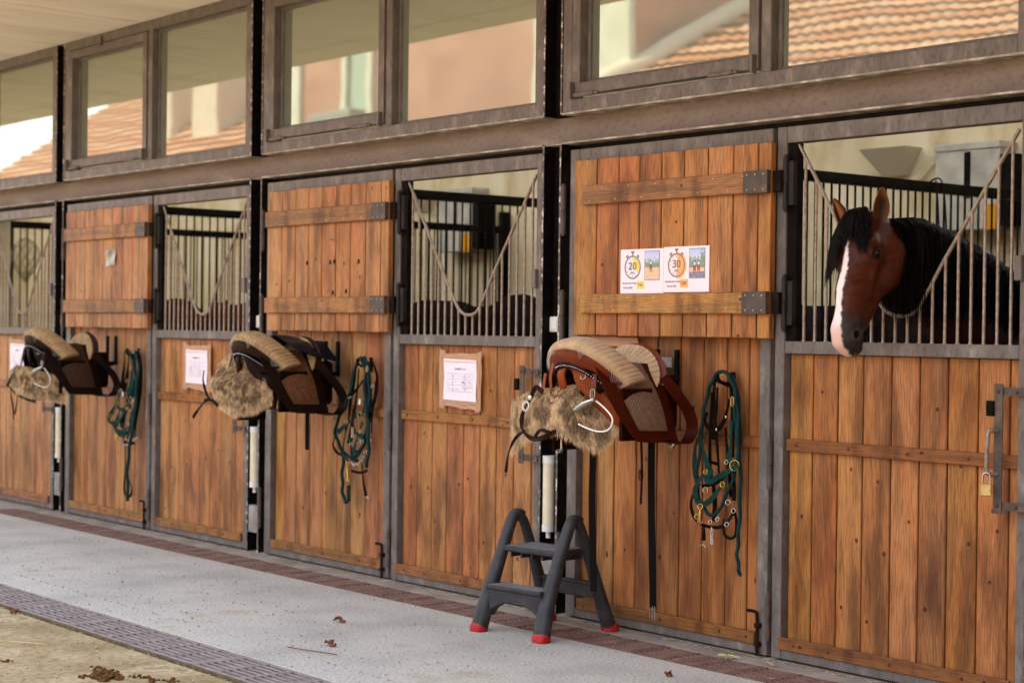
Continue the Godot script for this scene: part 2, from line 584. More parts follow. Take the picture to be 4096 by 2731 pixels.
# ---------------------------------------------------------------- ground
func build_setting():
	var g := Geo.new()
	g.quad(Vector3(-60, -0.02, 2.2), Vector3(60, -0.02, 2.2), Vector3(60, -0.02, 60), Vector3(-60, -0.02, 60))
	g.quad(Vector3(-400, -0.06, -400), Vector3(400, -0.06, -400), Vector3(400, -0.06, 400), Vector3(-400, -0.06, 400))
	tag(part("sand_yard", g, M.sand), "", "", "", "structure")
	var w := Geo.new()
	w.box(Vector3(3, -0.05, 1.165), Vector3(30, 0.1, 1.47), 0.002)
	tag(part("concrete_walkway", w, M.concrete), "", "", "", "structure")
	var s := Geo.new()
	s.box(Vector3(3, -0.052, 0.02), Vector3(30, 0.1, 0.272), 0.002)
	tag(part("door_sill", s, M.sill), "", "", "", "structure")
	var b := Geo.new()
	b.box(Vector3(3, -0.036, 2.045), Vector3(30, 0.02, 0.28), 0.0)
	b.box(Vector3(3, -0.05, 2.191), Vector3(30, 0.085, 0.014), 0.0)
	tag(part("drain_channel", b, M.channel), "", "", "", "structure")
	tag(box_part("drain_channel", Vector3(3, -0.06, 0.293), Vector3(30, 0.03, 0.27), M.channel_dark, null, 0.0), "", "", "", "structure")
	var nth := ["first", "second", "third", "fourth", "fifth", "sixth", "seventh", "eighth", "ninth", "tenth", "eleventh", "twelfth", "thirteenth", "fourteenth", "fifteenth"]
	for spec in [[0.293, -0.44, 15, M.grate_red, 0.262, "rusty drain grate, %s from the left in the row beside the doors", "rusty drain grates along the stable doors"], [2.045, 2.98, 8, M.grate_grey, 0.276, "greyish drain grate, %s from the left in the row beside the sand", "grey drain grates along the sand"]]:
		var mesh := grate_mesh(spec[3], spec[4])
		for i in spec[2]:
			var o = put("drain_grate", mesh, null, Vector3(spec[1] + i * 0.62, 0, spec[0]))
			tag(o, spec[5] % nth[i], "drain grate", spec[6])

# one cast grating with three columns of seven slots
func grate_mesh(m: Material, wide: float) -> ArrayMesh:
	var g := Geo.new()
	var xs := [0.003, 0.03, 0.198, 0.226, 0.394, 0.422, 0.59, 0.617]
	for i in [0, 2, 4, 6]: g.box(Vector3((xs[i] + xs[i + 1]) / 2, -0.013, 0), Vector3(xs[i + 1] - xs[i], 0.024, wide), 0.002)
	var n := 8
	for i in [1, 3, 5]:
		for k in n:
			var t := 0.0165
			var z := -wide / 2 + t / 2 + k * (wide - t) / (n - 1)
			g.box(Vector3((xs[i] + xs[i + 1]) / 2, -0.0135, z), Vector3(xs[i + 1] - xs[i] - 0.0004, 0.023, t), 0.002)
	return g.mesh(m)


# ---------------------------------------------------------------- steel facade, windows, canopy
func build_stable():
	var s = thing("stable_building", "long low stable with a dark steel frame and windows above the timber doors", "building")
	# columns: H sections, web recessed, flange tips flush with the doors
	for k in range(-1, 4):
		var x := k * BAY
		for lv in [[0.0, 2.454], [2.608, 3.69]]:
			var h: float = lv[1] - lv[0]
			var y: float = lv[0] + h / 2
			var c = box_part("column", Vector3(x - 0.075, y, -0.083), Vector3(0.144, h, 0.012), M.black, s, 0.0)
			for e in [-0.144, -0.006]:
				box_part("flange", Vector3(x + e, y, -0.076), Vector3(0.011, h - 0.002, 0.146), M.black, c, 0.001)
				box_part("flange_tip", Vector3(x + e, y, -0.001), Vector3(0.0115, h - 0.003, 0.0035), M.tip, c, 0.0005)
		box_part("cap_plate", Vector3(x - 0.075, 2.457, -0.045), Vector3(0.155, 0.006, 0.06), M.lip, s, 0.001)
	var L = box_part("lintel", Vector3(3.0, 2.531, -0.11), Vector3(18, 0.15, 0.02), M.lintel, s, 0.0)
	for k in range(-1, 4):
		for e in [2.454, 2.606]:
			box_part("lip", Vector3(k * BAY + 1.425, e + 0.0045, -0.048), Vector3(2.846, 0.0105, 0.1), M.lip, L, 0.0015)
	box_part("rear_beam", Vector3(3.0, 2.53, -0.22), Vector3(18, 0.2, 0.18), M.black_plain, s, 0.0)
	for k in range(-1, 4): bay_window(s, k)
	# canopy: board-marked concrete, a drip groove near its edge
	var g := Geo.new()
	g.box(Vector3(3, 3.87, 0.725), Vector3(30, 0.36, 1.45), 0.0)
	g.box(Vector3(3, 3.875, 1.4575), Vector3(30, 0.33, 0.015), 0.0)
	g.box(Vector3(3, 3.87, 1.665), Vector3(30, 0.36, 0.4), 0.004)
	part("canopy", g, M.soffit, s)
	var marks := Geo.new()
	rng.seed = 99
	for i in 90:
		var x := -7.0 + i * 0.17 + rng.randf_range(-0.02, 0.02)
		var a := rng.randf_range(0.02, 0.9)
		var l := rng.randf_range(0.25, 0.9)
		marks.sweep([Vector3(x, 3.6896, a), Vector3(x - 0.01, 3.6896, minf(a + l, 1.44))], Vector3(1, 0, 0), [Vector2(-0.0015, -0.0007), Vector2(0.0015, -0.0007), Vector2(0.0015, 0.0007), Vector2(-0.0015, 0.0007)], null, false, true, false)
	var mk = part("board_mark", marks, M.soffit_mark, s)
	mk.set_meta("kind", "stuff")
	# roof behind the facade with a long rooflight, side and rear walls
	box_part("roof", Vector3(3, 3.85, -0.3), Vector3(30, 0.2, 0.59), M.cream, s, 0.0)
	box_part("roof", Vector3(3, 3.85, -4.5), Vector3(30, 0.2, 0.6), M.cream, s, 0.0)
	box_part("rooflight", Vector3(3, 3.84, -2.4), Vector3(30, 0.02, 3.6), M.skylight, s, 0.0)
	box_part("rear_wall", Vector3(3, 1.9, -4.7), Vector3(30, 3.8, 0.2), M.cream, s, 0.0)
	for x in [-12.0, 18.0]: box_part("end_wall", Vector3(x, 1.9, -2.3), Vector3(0.2, 3.8, 4.7), M.cream, s, 0.0)
	for e in [[-6.8, 10.4], [13.5, 8.9]]: box_part("front_wall", Vector3(e[0], 1.22, -0.16), Vector3(e[1], 2.44, 0.18), M.cream, s, 0.0)
	for e in [[-7.57, 8.9], [15.0, 5.99]]:
		box_part("front_wall", Vector3(e[0], 3.16, -0.15), Vector3(e[1], 1.06, 0.2), M.cream, s, 0.0)
	done(s)

func frame4(called: String, x0: float, x1: float, y0: float, y1: float, w: float, z: float, d: float, m: Material, parent):
	var g := Geo.new()
	g.box(Vector3(x0 + w / 2, (y0 + y1) / 2, z), Vector3(w, y1 - y0, d), 0.002)
	g.box(Vector3(x1 - w / 2, (y0 + y1) / 2, z), Vector3(w, y1 - y0, d), 0.002)
	for y in [y0 + w / 2, y1 - w / 2]: g.box(Vector3((x0 + x1) / 2, y, z), Vector3(x1 - x0 - 2 * w, w, d - 0.002), 0.002)
	return part(called, g, m, parent)

func bay_window(s, k: int):
	var x := k * BAY
	var w = frame4("window", x + 0.004, x + 2.846, 2.613, 3.688, 0.068, -0.04, 0.075, M.steel, s)
	box_part("mullion", Vector3(x + 1.426, 3.15, -0.04), Vector3(0.062, 0.94, 0.075), M.steel, w)
	# opening sash on the left with glazing bead, hinges and corner stops
	frame4("sash", x + 0.084, x + 1.386, 2.7, 3.612, 0.06, -0.025, 0.062, M.steel, w)
	frame4("bead", x + 0.142, x + 1.328, 2.758, 3.556, 0.024, -0.062, 0.03, M.steel, w)
	box_part("pane", Vector3(x + 0.735, 3.157, -0.066), Vector3(1.15, 0.77, 0.006), M.glass, w, 0.0)
	frame4("bead", x + 1.458, x + 2.78, 2.68, 3.62, 0.022, -0.064, 0.03, M.steel, w)
	box_part("pane", Vector3(x + 2.119, 3.15, -0.067), Vector3(1.29, 0.91, 0.006), M.glass, w, 0.0)
	for e in [0.19, 1.16]:
		var g := Geo.new()
		g.tube([Vector3(x + e - 0.075, 2.697, 0.014), Vector3(x + e + 0.075, 2.697, 0.014)], 0.0125, 10)
		g.tube([Vector3(x + e + 0.075, 2.697, 0.014), Vector3(x + e + 0.105, 2.697, 0.014)], 0.008, 8)
		part("hinge", g, M.steel, w)
	for e in [0.1, 1.37]:
		var g := Geo.new()
		g.box(Vector3(x + e, 2.722, 0.02), Vector3(0.014, 0.085, 0.034), 0.002)
		part("corner_stop", g, M.steel, w)
	var c := Geo.new()
	c.box(Vector3(x + 0.65, 3.63, 0.012), Vector3(0.02, 0.075, 0.018), 0.002)
	c.tube([Vector3(x + 0.65, 3.6, 0.014), Vector3(x + 0.59, 3.602, 0.018)], 0.006, 6)
	part("catch", c, M.steel, w)


# ---------------------------------------------------------------- doors
func wood_piece(called: String, c: Vector3, s: Vector3, parent: Node, along_x: bool, tone: Color, b := 0.004):
	var g := Geo.new()
	g.tint = tone
	g.plank(c, s, rng.randi_range(0, 15), along_x, rng.randf(), b)
	return part(called, g, M.wood, parent)

func wood_tone(tone: Color) -> Color:
	var t: float = rng.randf_range(0.72, 1.12)
	return Color(t * tone.r, t * tone.g * rng.randf_range(0.87, 1.04), t * tone.b * rng.randf_range(0.78, 1.06))

func studs(parent, pts: Array, r: float, m: Material, called := "bolt_head"):
	for p in pts:
		var g := Geo.new()
		g.ball(p, Vector3(r, r, r * 0.5), 8, 4)
		part(called, g, m, parent)

func hinge_part(parent, x: float, y: float, h: float, z := 0.012, r := 0.014, m: Material = null):
	var g := Geo.new()
	g.tube([Vector3(x, y - h / 2, z), Vector3(x, y - 0.004, z)], r, 10)
	g.tube([Vector3(x, y + 0.004, z), Vector3(x, y + h / 2, z)], r, 10)
	g.tube([Vector3(x, y - h / 2 - 0.01, z), Vector3(x, y + h / 2 + 0.01, z)], r * 0.6, 8)
	part("hinge", g, M.plate if m == null else m, parent)

func build_doors():
	rng.seed = 1234
	var behind := ["behind the farthest saddle", "behind the middle saddle", "behind the orange saddle"]
	var beyond := ["farthest stable door with V grille, cut by the left edge", "stable door with V grille, between the farthest and the middle saddle", "stable door with V grille and a big taped notice, left of the orange saddle", "nearest stable door with V grille and brass padlock, the bay horse looking over it"]
	for k in range(-1, 3):
		var tone: Color = [Color(1.12, 1.12, 1.08), Color(1.18, 1.17, 1.1), Color(1.1, 1.06, 0.97), Color(0.93, 0.83, 0.68)][k + 1]
		if k >= 0: leaf_left(k, "full-height timber door leaf in a steel frame " + behind[k], tone)
		leaf_right(k, beyond[k + 1], tone)
		if k >= 0: shutter(k, ["open timber shutter carrying a small grey metal plate", "open timber shutter dotted with small black bolt ends", "open timber shutter carrying the white price sign"][k], tone)

func leaf_left(k: int, label: String, tone: Color):
	var o = thing("stable_door_leaf", label, "door leaf", Vector3(k * BAY, 0, 0))
	var g := Geo.new()
	g.box(Vector3(0.111, 1.213, -0.035), Vector3(0.072, 2.41, 0.07), 0.003)
	g.box(Vector3(1.448, 1.213, -0.035), Vector3(0.062, 2.41, 0.07), 0.003)
	g.box(Vector3(0.782, 2.381, -0.036), Vector3(1.27, 0.074, 0.068), 0.003)
	g.box(Vector3(0.782, 0.03, -0.036), Vector3(1.27, 0.044, 0.068), 0.003)
	part("frame", g, M.steel, o)
	box_part("backing", Vector3(0.782, 1.2, -0.074), Vector3(1.25, 2.32, 0.008), M.wood_dark, o, 0.0)
	var e := [0.149, 0.263, 0.394, 0.555, 0.704, 0.862, 1.018, 1.173, 1.315, 1.416]
	for i in 9: wood_piece("plank", Vector3((e[i] + e[i + 1]) / 2, 1.197, -0.054), Vector3(e[i + 1] - e[i] - 0.008, 2.29, 0.03), o, false, wood_tone(tone))
	wood_piece("batten", Vector3(0.782, 0.979, -0.028), Vector3(1.262, 0.053, 0.022), o, true, wood_tone(tone * 0.7), 0.003)
	wood_piece("kick_board", Vector3(0.79, 0.08, 0.0), Vector3(1.24, 0.056, 0.018), o, true, wood_tone(tone * 0.72), 0.003)
	studs(o, [Vector3(0.38, 0.979, -0.017), Vector3(0.79, 0.979, -0.017), Vector3(1.19, 0.979, -0.017), Vector3(0.38, 0.082, 0.009), Vector3(0.79, 0.082, 0.009), Vector3(1.19, 0.082, 0.009), Vector3(1.36, 0.082, 0.009)], 0.008, M.bolt)
	for y in [2.11, 1.56, 0.3]: hinge_part(o, 0.036, y, 0.25)
	# drop bolt at the foot of the meeting stile
	var d := Geo.new()
	d.tube(curve([Vector3(1.375, 0.205, 0.016), Vector3(1.418, 0.205, 0.016), Vector3(1.434, 0.19, 0.016), Vector3(1.437, 0.1, 0.016), Vector3(1.437, 0.005, 0.016)], 4), 0.008, 8)
	for y in [0.143, 0.057]: d.box(Vector3(1.437, y, 0.012), Vector3(0.028, 0.022, 0.028), 0.003)
	part("drop_bolt", d, M.rust, o)
	done(o)

func leaf_right(k: int, label: String, tone: Color):
	var o = thing("stable_door", label, "stable door", Vector3(k * BAY, 0, 0))
	var g := Geo.new()
	g.box(Vector3(1.536, 1.213, -0.035), Vector3(0.056, 2.41, 0.07), 0.003)
	g.box(Vector3(2.827, 1.213, -0.035), Vector3(0.042, 2.41, 0.07), 0.003)
	g.box(Vector3(2.185, 2.381, -0.036), Vector3(1.24, 0.074, 0.068), 0.003)
	g.box(Vector3(2.185, 1.42, -0.036), Vector3(1.24, 0.056, 0.068), 0.003)
	g.box(Vector3(2.185, 0.03, -0.036), Vector3(1.24, 0.044, 0.068), 0.003)
	part("frame", g, M.steel, o)
	box_part("hinge_stile", Vector3(1.594, 1.896, -0.03), Vector3(0.056, 0.892, 0.044), M.iron, o, 0.003)
	box_part("backing", Vector3(2.185, 0.72, -0.074), Vector3(1.23, 1.34, 0.008), M.wood_dark, o, 0.0)
	var e := [1.567, 1.704, 1.848, 1.989, 2.143, 2.292, 2.437, 2.588, 2.74, 2.806]
	for i in 9: wood_piece("plank", Vector3((e[i] + e[i + 1]) / 2, 0.722, -0.054), Vector3(e[i + 1] - e[i] - 0.008, 1.338, 0.03), o, false, wood_tone(tone))
	wood_piece("batten", Vector3(2.185, 0.979, -0.028), Vector3(1.236, 0.054, 0.022), o, true, wood_tone(tone * 0.7), 0.003)
	wood_piece("kick_board", Vector3(2.17, 0.079, 0.0), Vector3(1.23, 0.056, 0.018), o, true, wood_tone(tone * 0.72), 0.003)
	studs(o, [Vector3(1.63, 0.979, -0.017), Vector3(1.93, 0.979, -0.017), Vector3(2.25, 0.979, -0.017), Vector3(2.56, 0.979, -0.017), Vector3(1.65, 0.08, 0.009), Vector3(1.85, 0.08, 0.009), Vector3(2.19, 0.08, 0.009), Vector3(2.56, 0.08, 0.009)], 0.008, M.bolt)
	# V-shaped rod and upright bars
	var pts := []
	for q in [[1.622, 2.335], [1.975, 1.783], [2.08, 1.632], [2.12, 1.588], [2.157, 1.569], [2.204, 1.562], [2.25, 1.569], [2.287, 1.59], [2.325, 1.64], [2.42, 1.79], [2.782, 2.31]]: pts.append(Vector3(q[0], q[1], -0.02))
	var path := [pts[0]]
	path.append_array(curve(pts.slice(1, 10), 3))
	path.append(pts[10])
	var gr := Geo.new()
	gr.tube(path, 0.0085, 8)
	var grille = part("grille", gr, M.rod, o)
	for i in 18:
		var bx := 1.662 + i * 0.0641
		var top := 1.56
		for j in path.size() - 1:
			if path[j].x <= bx and path[j + 1].x > bx: top = lerpf(path[j].y, path[j + 1].y, (bx - path[j].x) / (path[j + 1].x - path[j].x))
		var b := Geo.new()
		b.tube([Vector3(bx, 1.445, -0.02), Vector3(bx, 1.456, -0.02), Vector3(bx, top - 0.025, -0.02), Vector3(bx, top, -0.02)], 0.0066, 8, false, [1.7, 1.0, 1.0, 1.35])
		part("bar", b, M.rod, grille)
	for y in [2.16, 1.62]:
		hinge_part(o, 1.578, y, 0.24, 0.018, 0.014, M.black_plain)
		var pl := Geo.new()
		pl.box(Vector3(1.604, y, 0.002), Vector3(0.034, 0.2, 0.028), 0.002)
		part("hinge_plate", pl, M.black_plain, o)
	for y in [0.88, 0.19]: hinge_part(o, 1.495, y, 0.21, 0.01, 0.013)
	box_part("strike_tab", Vector3(2.81, 1.755, 0.012), Vector3(0.034, 0.1, 0.024), M.steel, o)
	# bolt assembly on the closing stile: upright bar on two arms, a bow handle
	var la := Geo.new()
	for y in [1.262, 0.805]: la.box(Vector3(2.79, y, 0.024), Vector3(0.15, 0.034, 0.006), 0.001)
	la.box(Vector3(2.737, 1.033, 0.031), Vector3(0.04, 0.52, 0.006), 0.001)
	var latch = part("latch", la, M.plate, o)
	var kn := Geo.new()
	kn.box(Vector3(2.703, 1.193, 0.035), Vector3(0.036, 0.062, 0.02), 0.003)
	part("bolt", kn, M.iron, latch)
	var ha := Geo.new()
	ha.tube(curve([Vector3(2.735, 1.105, 0.034), Vector3(2.735, 1.105, 0.065), Vector3(2.725, 1.1, 0.078), Vector3(2.718, 1.02, 0.08), Vector3(2.718, 0.945, 0.078), Vector3(2.725, 0.93, 0.065), Vector3(2.735, 0.93, 0.034)], 5), 0.0085, 8)
	part("handle", ha, M.rod, latch)
	studs(latch, [Vector3(2.737, 1.262, 0.034), Vector3(2.737, 0.805, 0.034), Vector3(2.82, 1.262, 0.028), Vector3(2.82, 0.805, 0.028)], 0.009, M.bolt)
	done(o)

func shutter(k: int, label: String, tone: Color):
	var o = thing("timber_shutter", label, "shutter", Vector3(k * BAY, 1.458, 0.0))
	var up: Color = Color(tone.r * 1.08, tone.g * 1.06, tone.b * 1.06)
	var e := [0.164, 0.337, 0.499, 0.65, 0.804, 0.959, 1.118, 1.281, 1.437, 1.52]
	for i in 9:
		wood_piece("plank", Vector3((e[i] + e[i + 1]) / 2, 0.447 + rng.randf_range(-0.003, 0.003), 0.032), Vector3(e[i + 1] - e[i] - 0.008, 0.892, 0.038), o, false, wood_tone(up))
	box_part("backing", Vector3(0.84, 0.447, 0.009), Vector3(1.34, 0.86, 0.006), M.wood_dark, o, 0.0)
	for y in [0.712, 0.162]:
		var b = wood_piece("batten", Vector3(0.815 if k == 2 else 0.775, y, 0.0635), Vector3(1.13 if k == 2 else 1.21, 0.098, 0.025), o, true, wood_tone(Color(0.9, 0.92, 0.84)))
		for i in 12: studs(b, [Vector3(0.31 + i * 0.096, y + (0.03 if i % 2 else -0.03), 0.076)], 0.004, M.screw, "screw")
		var pl := Geo.new()
		pl.box(Vector3(1.444, y, 0.066), Vector3(0.15, 0.104, 0.027), 0.002)
		var hp = part("hinge_plate", pl, M.plate, o)
		box_part("hinge_strap", Vector3(1.545, y, 0.036), Vector3(0.048, 0.098, 0.02), M.rust, o, 0.002)
		for i in 3:
			for j in [-0.034, 0.034]: studs(hp, [Vector3(1.395 + i * 0.05, y + j, 0.08)], 0.0045, M.screw, "screw")
	if k == 1:
		for q in [[0.64, 0.426], [0.903, 0.424], [0.947, 0.428], [1.212, 0.424], [0.935, 0.238], [1.079, 0.245]]:
			box_part("bolt_end", Vector3(q[0], q[1], 0.0515), Vector3(0.019, 0.026, 0.003), M.iron, o, 0.001)
		var n := Geo.new()
		n.tube([Vector3(0.92, 0.56, 0.05), Vector3(0.955, 0.562, 0.09)], 0.003, 6)
		part("nail", n, M.galv, o)
	done(o)


# ---------------------------------------------------------------- inside the boxes
func build_interior():
	tag(box_part("stall_floor", Vector3(3, -0.06, -2.3), Vector3(30, 0.08, 4.5), M.floor_in, null, 0.0), "", "", "", "structure")
	var places := ["inside the farthest stall at the left edge", "inside the farthest whole stall", "inside the stall with the big notice", "behind the bay horse", "at the near end of the row"]
	for k in range(-1, 4):
		var o = thing("stall_partition", "dark iron stall partition with upright bars " + places[k + 1], "partition", Vector3(k * BAY - 0.075, 0, -0.3), PI / 2)
		var len := 4.28
		box_part("board_panel", Vector3(len / 2, 0.68, 0), Vector3(len, 1.36, 0.05), M.dark_board, o, 0.004)
		box_part("top_rail", Vector3(len / 2, 2.427, 0), Vector3(len, 0.066, 0.06), M.iron, o, 0.003)
		box_part("post", Vector3(0.03, 1.3, 0), Vector3(0.06, 2.5, 0.062), M.iron, o, 0.003)
		box_part("post", Vector3(len - 0.05, 1.3, 0), Vector3(0.1, 2.6, 0.064), M.iron, o, 0.003)
		for i in 56:
			var b := Geo.new()
			b.tube([Vector3(0.095 + i * 0.0735, 1.35, 0), Vector3(0.095 + i * 0.0735, 2.4, 0)], 0.0075, 6)
			part("bar", b, M.iron, o)
		done(o)


# ---------------------------------------------------------------- the houses across the yard
func tile_roof(called: String, label: String, at: Vector3, turn: float, x1: float, eave: float, rows: int, wall: Material, hip_l := 0.0, hip_r := 0.0):
	var o = thing(called, label, "house", at, turn)
	var x0 := 0.0
	var z := 0.0
	var pitch := deg_to_rad(35.0)
	var up := Vector3(0, sin(pitch), cos(pitch))
	var nrm := Vector3(0, cos(pitch), -sin(pitch))
	var g := Geo.new()
	for r in rows:
		var s0 := r * 0.36
		var a := x0 + s0 * hip_l
		var b := x1 - s0 * hip_r
		var n := int((b - a) / 0.06)
		var lo := []
		var hi := []
		var cols := []
		for i in n + 1:
			var x: float = a + i * 0.06
			var w := absf(sin(PI * x / 0.24)) * 0.05
			var tile := floorf(x / 0.24)
			var jit := sin(tile * 12.9 + r * 78.2) * 0.5 + 0.5
			var slip := (sin(tile * 5.1 + r * 31.0)) * 0.018
			lo.append(Vector3(x, eave, z) + up * (s0 - 0.03 + slip) + nrm * (w + 0.075))
			hi.append(Vector3(x, eave, z) + up * (s0 + 0.36) + nrm * w)
			cols.append(Color(0.44, 0.19, 0.115).lerp(Color(0.56, 0.31, 0.215), jit))
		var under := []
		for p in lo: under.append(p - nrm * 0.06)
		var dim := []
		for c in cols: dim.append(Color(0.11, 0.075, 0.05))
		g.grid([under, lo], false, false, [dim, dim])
		g.grid([lo, hi], false, false, [cols, cols])
	var t = part("roof_tiles", g, M.tile, o)
	t.set_meta("kind", "stuff")
	var L := rows * 0.36
	box_part("wall", Vector3((x0 + x1) / 2, eave / 2 - 0.05, z + 0.45), Vector3(x1 - x0 - 0.6, eave + 0.05, 0.4), wall, o, 0.0)
	var e := Geo.new()
	e.box(Vector3((x0 + x1) / 2, eave - 0.1, z + 0.12), Vector3(x1 - x0 - 0.1, 0.12, 0.5), 0.01)
	part("eaves", e, M.pilaster, o)
	return [o, up, nrm, L]

func build_yard():
	var a = tile_roof("tiled_house", "house with a terracotta tiled roof and pale chimneys across the yard", Vector3(-41.5, 0, 15.3), 0.0, 18.3, 5.3, 26, M.pink, 0.22, 0.0)
	for q in [[10.9, 0.55, 1.0], [13.4, 1.35, 1.4]]:
		box_part("chimney", Vector3(q[0], 7.6, 2.2), Vector3(q[1], 4.4, q[2]), M.render_pale, a[0], 0.02)
	done(a[0])
	var b = tile_roof("tiled_house", "house with a hipped terracotta tiled roof across the yard", Vector3(-11.6, 0, 14.6), deg_to_rad(-14.0), 16.0, 5.3, 24, M.pink, 0.62, 0.0)
	var cap := Geo.new()
	var p := []
	for i in 13: p.append(Vector3(i * 0.72 * 0.62, 5.3, 0) + b[1] * i * 0.72 + b[2] * 0.1)
	cap.sweep(p, Vector3(1, 0, 0), Geo.circle(0.24, 8))
	part("hip_cap", cap, M.render_pale, b[0])
	done(b[0])
	var wing := Geo.new()
	wing.box(Vector3(18.2, 4.5, 7.0), Vector3(5, 9.0, 20), 0.0)
	tag(part("courtyard_wing", wing, M.pink), "", "", "", "structure")
	var o = thing("pink_house", "tall pink rendered house with cream pilasters across the yard", "house", Vector3(0, 0, 0))
	box_part("wall", Vector3(-16.9, 5.5, 17.6), Vector3(12.1, 11.0, 3.0), M.pink, o, 0.0)
	for q in [[-22.5, 0.65], [-13.4, 0.4], [-11.4, 1.2]]:
		box_part("pilaster", Vector3(q[0], 5.5, 16.06), Vector3(q[1], 11.0, 0.14), M.pilaster, o, 0.01)
	for q in [[-19.8, 7.1], [-16.6, 3.0], [-19.8, 3.0]]:
		var f := Geo.new()
		for e in [-0.5, 0.5]: f.box(Vector3(q[0] + e, q[1], 16.06), Vector3(0.22, 2.2, 0.16), 0.01)
		f.box(Vector3(q[0], q[1] + 1.2, 16.06), Vector3(1.22, 0.2, 0.16), 0.01)
		var w = part("window", f, M.pilaster, o)
		box_part("pane", Vector3(q[0], q[1], 16.08), Vector3(0.8, 2.2, 0.03), M.glass, w, 0.0)
	box_part("ledge", Vector3(-20.3, 6.1, 15.85), Vector3(1.7, 0.45, 0.5), M.galv, o, 0.02)
	box_part("roof", Vector3(-16.9, 11.15, 17.6), Vector3(12.6, 0.3, 3.6), M.tile_flat, o, 0.02)
	done(o)


# ---------------------------------------------------------------- signs, notices, switches, tubes
func letters(called: String, s: String, at: Vector3, h: float, m: Material, parent, bold := false):
	var t := TextMesh.new()
	t.text = s
	var f := SystemFont.new()
	f.font_names = PackedStringArray(["Droid Sans"])
	f.font_weight = 700 if bold else 400
	t.font = f
	t.font_size = 32
	t.pixel_size = h / 32.0
	t.depth = 0.0006
	t.curve_step = 2.0
	t.material = m
	return put(called, t, parent, at)

func disc(g: Geo, c: Vector3, r0: float, r1: float, a0: float, a1: float, n := 40):
	g.smooth(false)
	for i in n:
		var t0 := lerpf(a0, a1, float(i) / n)
		var t1 := lerpf(a0, a1, float(i + 1) / n)
		var d0 := Vector3(sin(t0), cos(t0), 0)
		var d1 := Vector3(sin(t1), cos(t1), 0)
		g.quad(c + d0 * r0, c + d1 * r0, c + d1 * r1, c + d0 * r1)

func photo_print(kind: int) -> ImageTexture:
	var w := 48
	var h := 72
	var im := Image.create(w, h, false, Image.FORMAT_RGB8)
	var n := noise(0.09, FastNoiseLite.TYPE_SIMPLEX_SMOOTH, 3, 60 + kind)
	for y in h:
		for x in w:
			var v := n.get_noise_2d(x * 1.6, y * 1.6)
			var c := Color("b3c4ea").lerp(Color("e2e7f4"), clampf(y / 40.0, 0, 1))
			if y > 22 + v * 22 - (14 if x > 34 and kind == 1 else 0): c = Color("93a999").lerp(Color("6f8880"), clampf(0.5 + v, 0, 1))
			if y > (40 if kind == 0 else 46): c = Color("e7c9ab").lerp(Color("d8b496"), clampf(0.5 + v, 0, 1))
			if kind == 1 and y > 56: c = Color("9aa0b4").lerp(Color("6f7690"), clampf(0.5 + v * 1.5, 0, 1))
			var horses := [[16, 46], [29, 45]] if kind == 1 else [[20, 38]]
			for q in horses:
				if absf(x - q[0]) < 5 and absf(y - q[1]) < 8: c = Color("9c5a44")
				if absf(absf(x - q[0]) - 3) < 1.2 and y > q[1] and y < q[1] + 15: c = Color("a4684f")
				if absf(x - q[0]) < 2.6 and y > q[1] - 17 and y <= q[1] - 6: c = Color("dfe2f2") if y > q[1] - 14 else Color("54403c")
			im.set_pixel(x, y, c)
	return ImageTexture.create_from_image(im)

